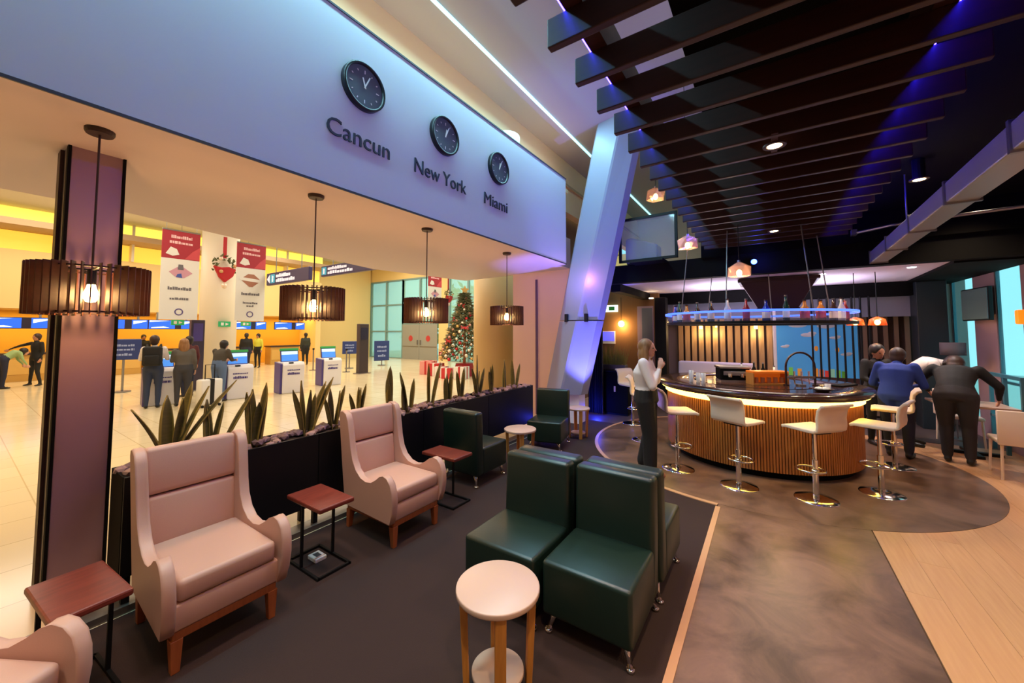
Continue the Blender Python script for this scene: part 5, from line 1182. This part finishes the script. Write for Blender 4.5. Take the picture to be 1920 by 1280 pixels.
sc = thing('suitcase', 'white upright suitcase with a dark strap beside the travellers', 'suitcase', (-11.2, 3.60, 0), R(10)); smooth_bevel(MB().box(-.13, .13, -.23, .23, .06, .66).build('shell', m_white, sc, bevel=.04)); MB().box(-.134, .134, -.05, .04, .055, .665).build('strap', c_blk, sc); MB().tube([(0, -.1, .66), (0, -.1, 1.0), (0, .1, 1.0), (0, .1, .66)], .012, 6).build('handle', m_black, sc)
for sx in (-.09, .09):
    for sy in (-.18, .18): MB().cyl((sx - .015, sy, .03), (sx + .015, sy, .03), .03, n=10).build('wheel', m_black, sc)
person('staff member in a black suit reaching out at the far left counters', (-20.3, 1.72, 0), R(-60), dict(elR=(.16, -.42, 1.30), wrR=(.2, -.68, 1.20), knL=(.05, .14, .5), anL=(0, .2, .08), knR=(-.02, -.16, .5), anR=(-.05, -.24, .08)), sk2, c_blk, c_blk, c_shoe, h_br, 'short', 1.02, .03)
person('traveller in a green top bending at the far left edge', (-20.0, 1.05, 0), R(100), dict(head=(.42, 0, 1.15), neck=(.32, 0, 1.15), chest=(.22, 0, 1.12), waist=(.08, 0, 1.02), shL=(.27, .18, 1.14), shR=(.27, -.18, 1.14), elL=(.34, .2, .9), wrL=(.44, .16, .75), elR=(.34, -.2, .9), wrR=(.44, -.16, .75)), sk, cm('sage', (150, 176, 120)), c_navy, c_shoe, h_dk, 'short', 1.0, .03)
person('attendant in a yellow vest at the counters behind the kiosks', (-21.2, 8.75, 0), R(-60), dict(), sk2, cm('vest', (206, 206, 70)), c_blk, c_shoe, h_dk, 'short', 1.0, .035)
person('dark-clothed traveller left of the attendant in the yellow vest', (-20.6, 8.0, 0), R(150), dict(), sk2, c_blk, c_navy, c_shoe, h_dk, 'short', 1.02, .035, 1.2)
person('dark-clothed traveller at the counter behind the middle kiosk', (-20.8, 10.9, 0), R(180), dict(), sk2, cm('dark_green', (46, 48, 36)), c_blk, c_shoe, h_dk, 'short', 1.02, .035, 1.2)
person('seated-height clerk in black behind the left counters', (-23.4, 5.0, 0), R(0), dict(), sk2, c_blk, c_blk, c_shoe, h_dk, 'short', .98, .035)
bpy.context.view_layer.update()

# details that sit on a part become its sub-parts
SUB = {'wall_clock': {'hour_mark': 'face'}, 'display_monitor': {'screen_graphic': 'screen'}, 'check_in_kiosk': {'screen': 'screen_case', 'screen_banner': 'screen_case', 'print': 'body', 'card_reader': 'body'},
       'hanging_banner': {'header_figure': 'red_header', 'header_hat': 'red_header', 'header_print': 'red_header', 'emblem': 'cloth', 'print': 'cloth', 'round_mark': 'cloth'},
       'sign_stand': {'print': 'panel'}, 'direction_sign': {'arrow': 'panel', 'print': 'panel', 'pictogram': 'pictogram_field'}, 'pendant_lamp': {'bulb': 'socket'}, 'bottle': {'label_band': 'body'},
       'exit_sign': {'pictogram': 'panel'}, 'check_in_counter': {'front_panel': 'body'}, 'wall_screen': {'display': 'case'}, 'host_stand': {'handle': 'body'}, 'wall_television': {'screen': 'case'}, 'gift_box': {'ribbon': 'box'}}
for t in [o for o in S.objects if o.parent is None and o.name.split('.')[0] in SUB]:
    kids = list(t.children)
    for c in kids:
        tgt = SUB[t.name.split('.')[0]].get(c.name.split('.')[0])
        if tgt:
            p = [k for k in kids if k.name.split('.')[0] == tgt]
            if p: c.parent = p[0]
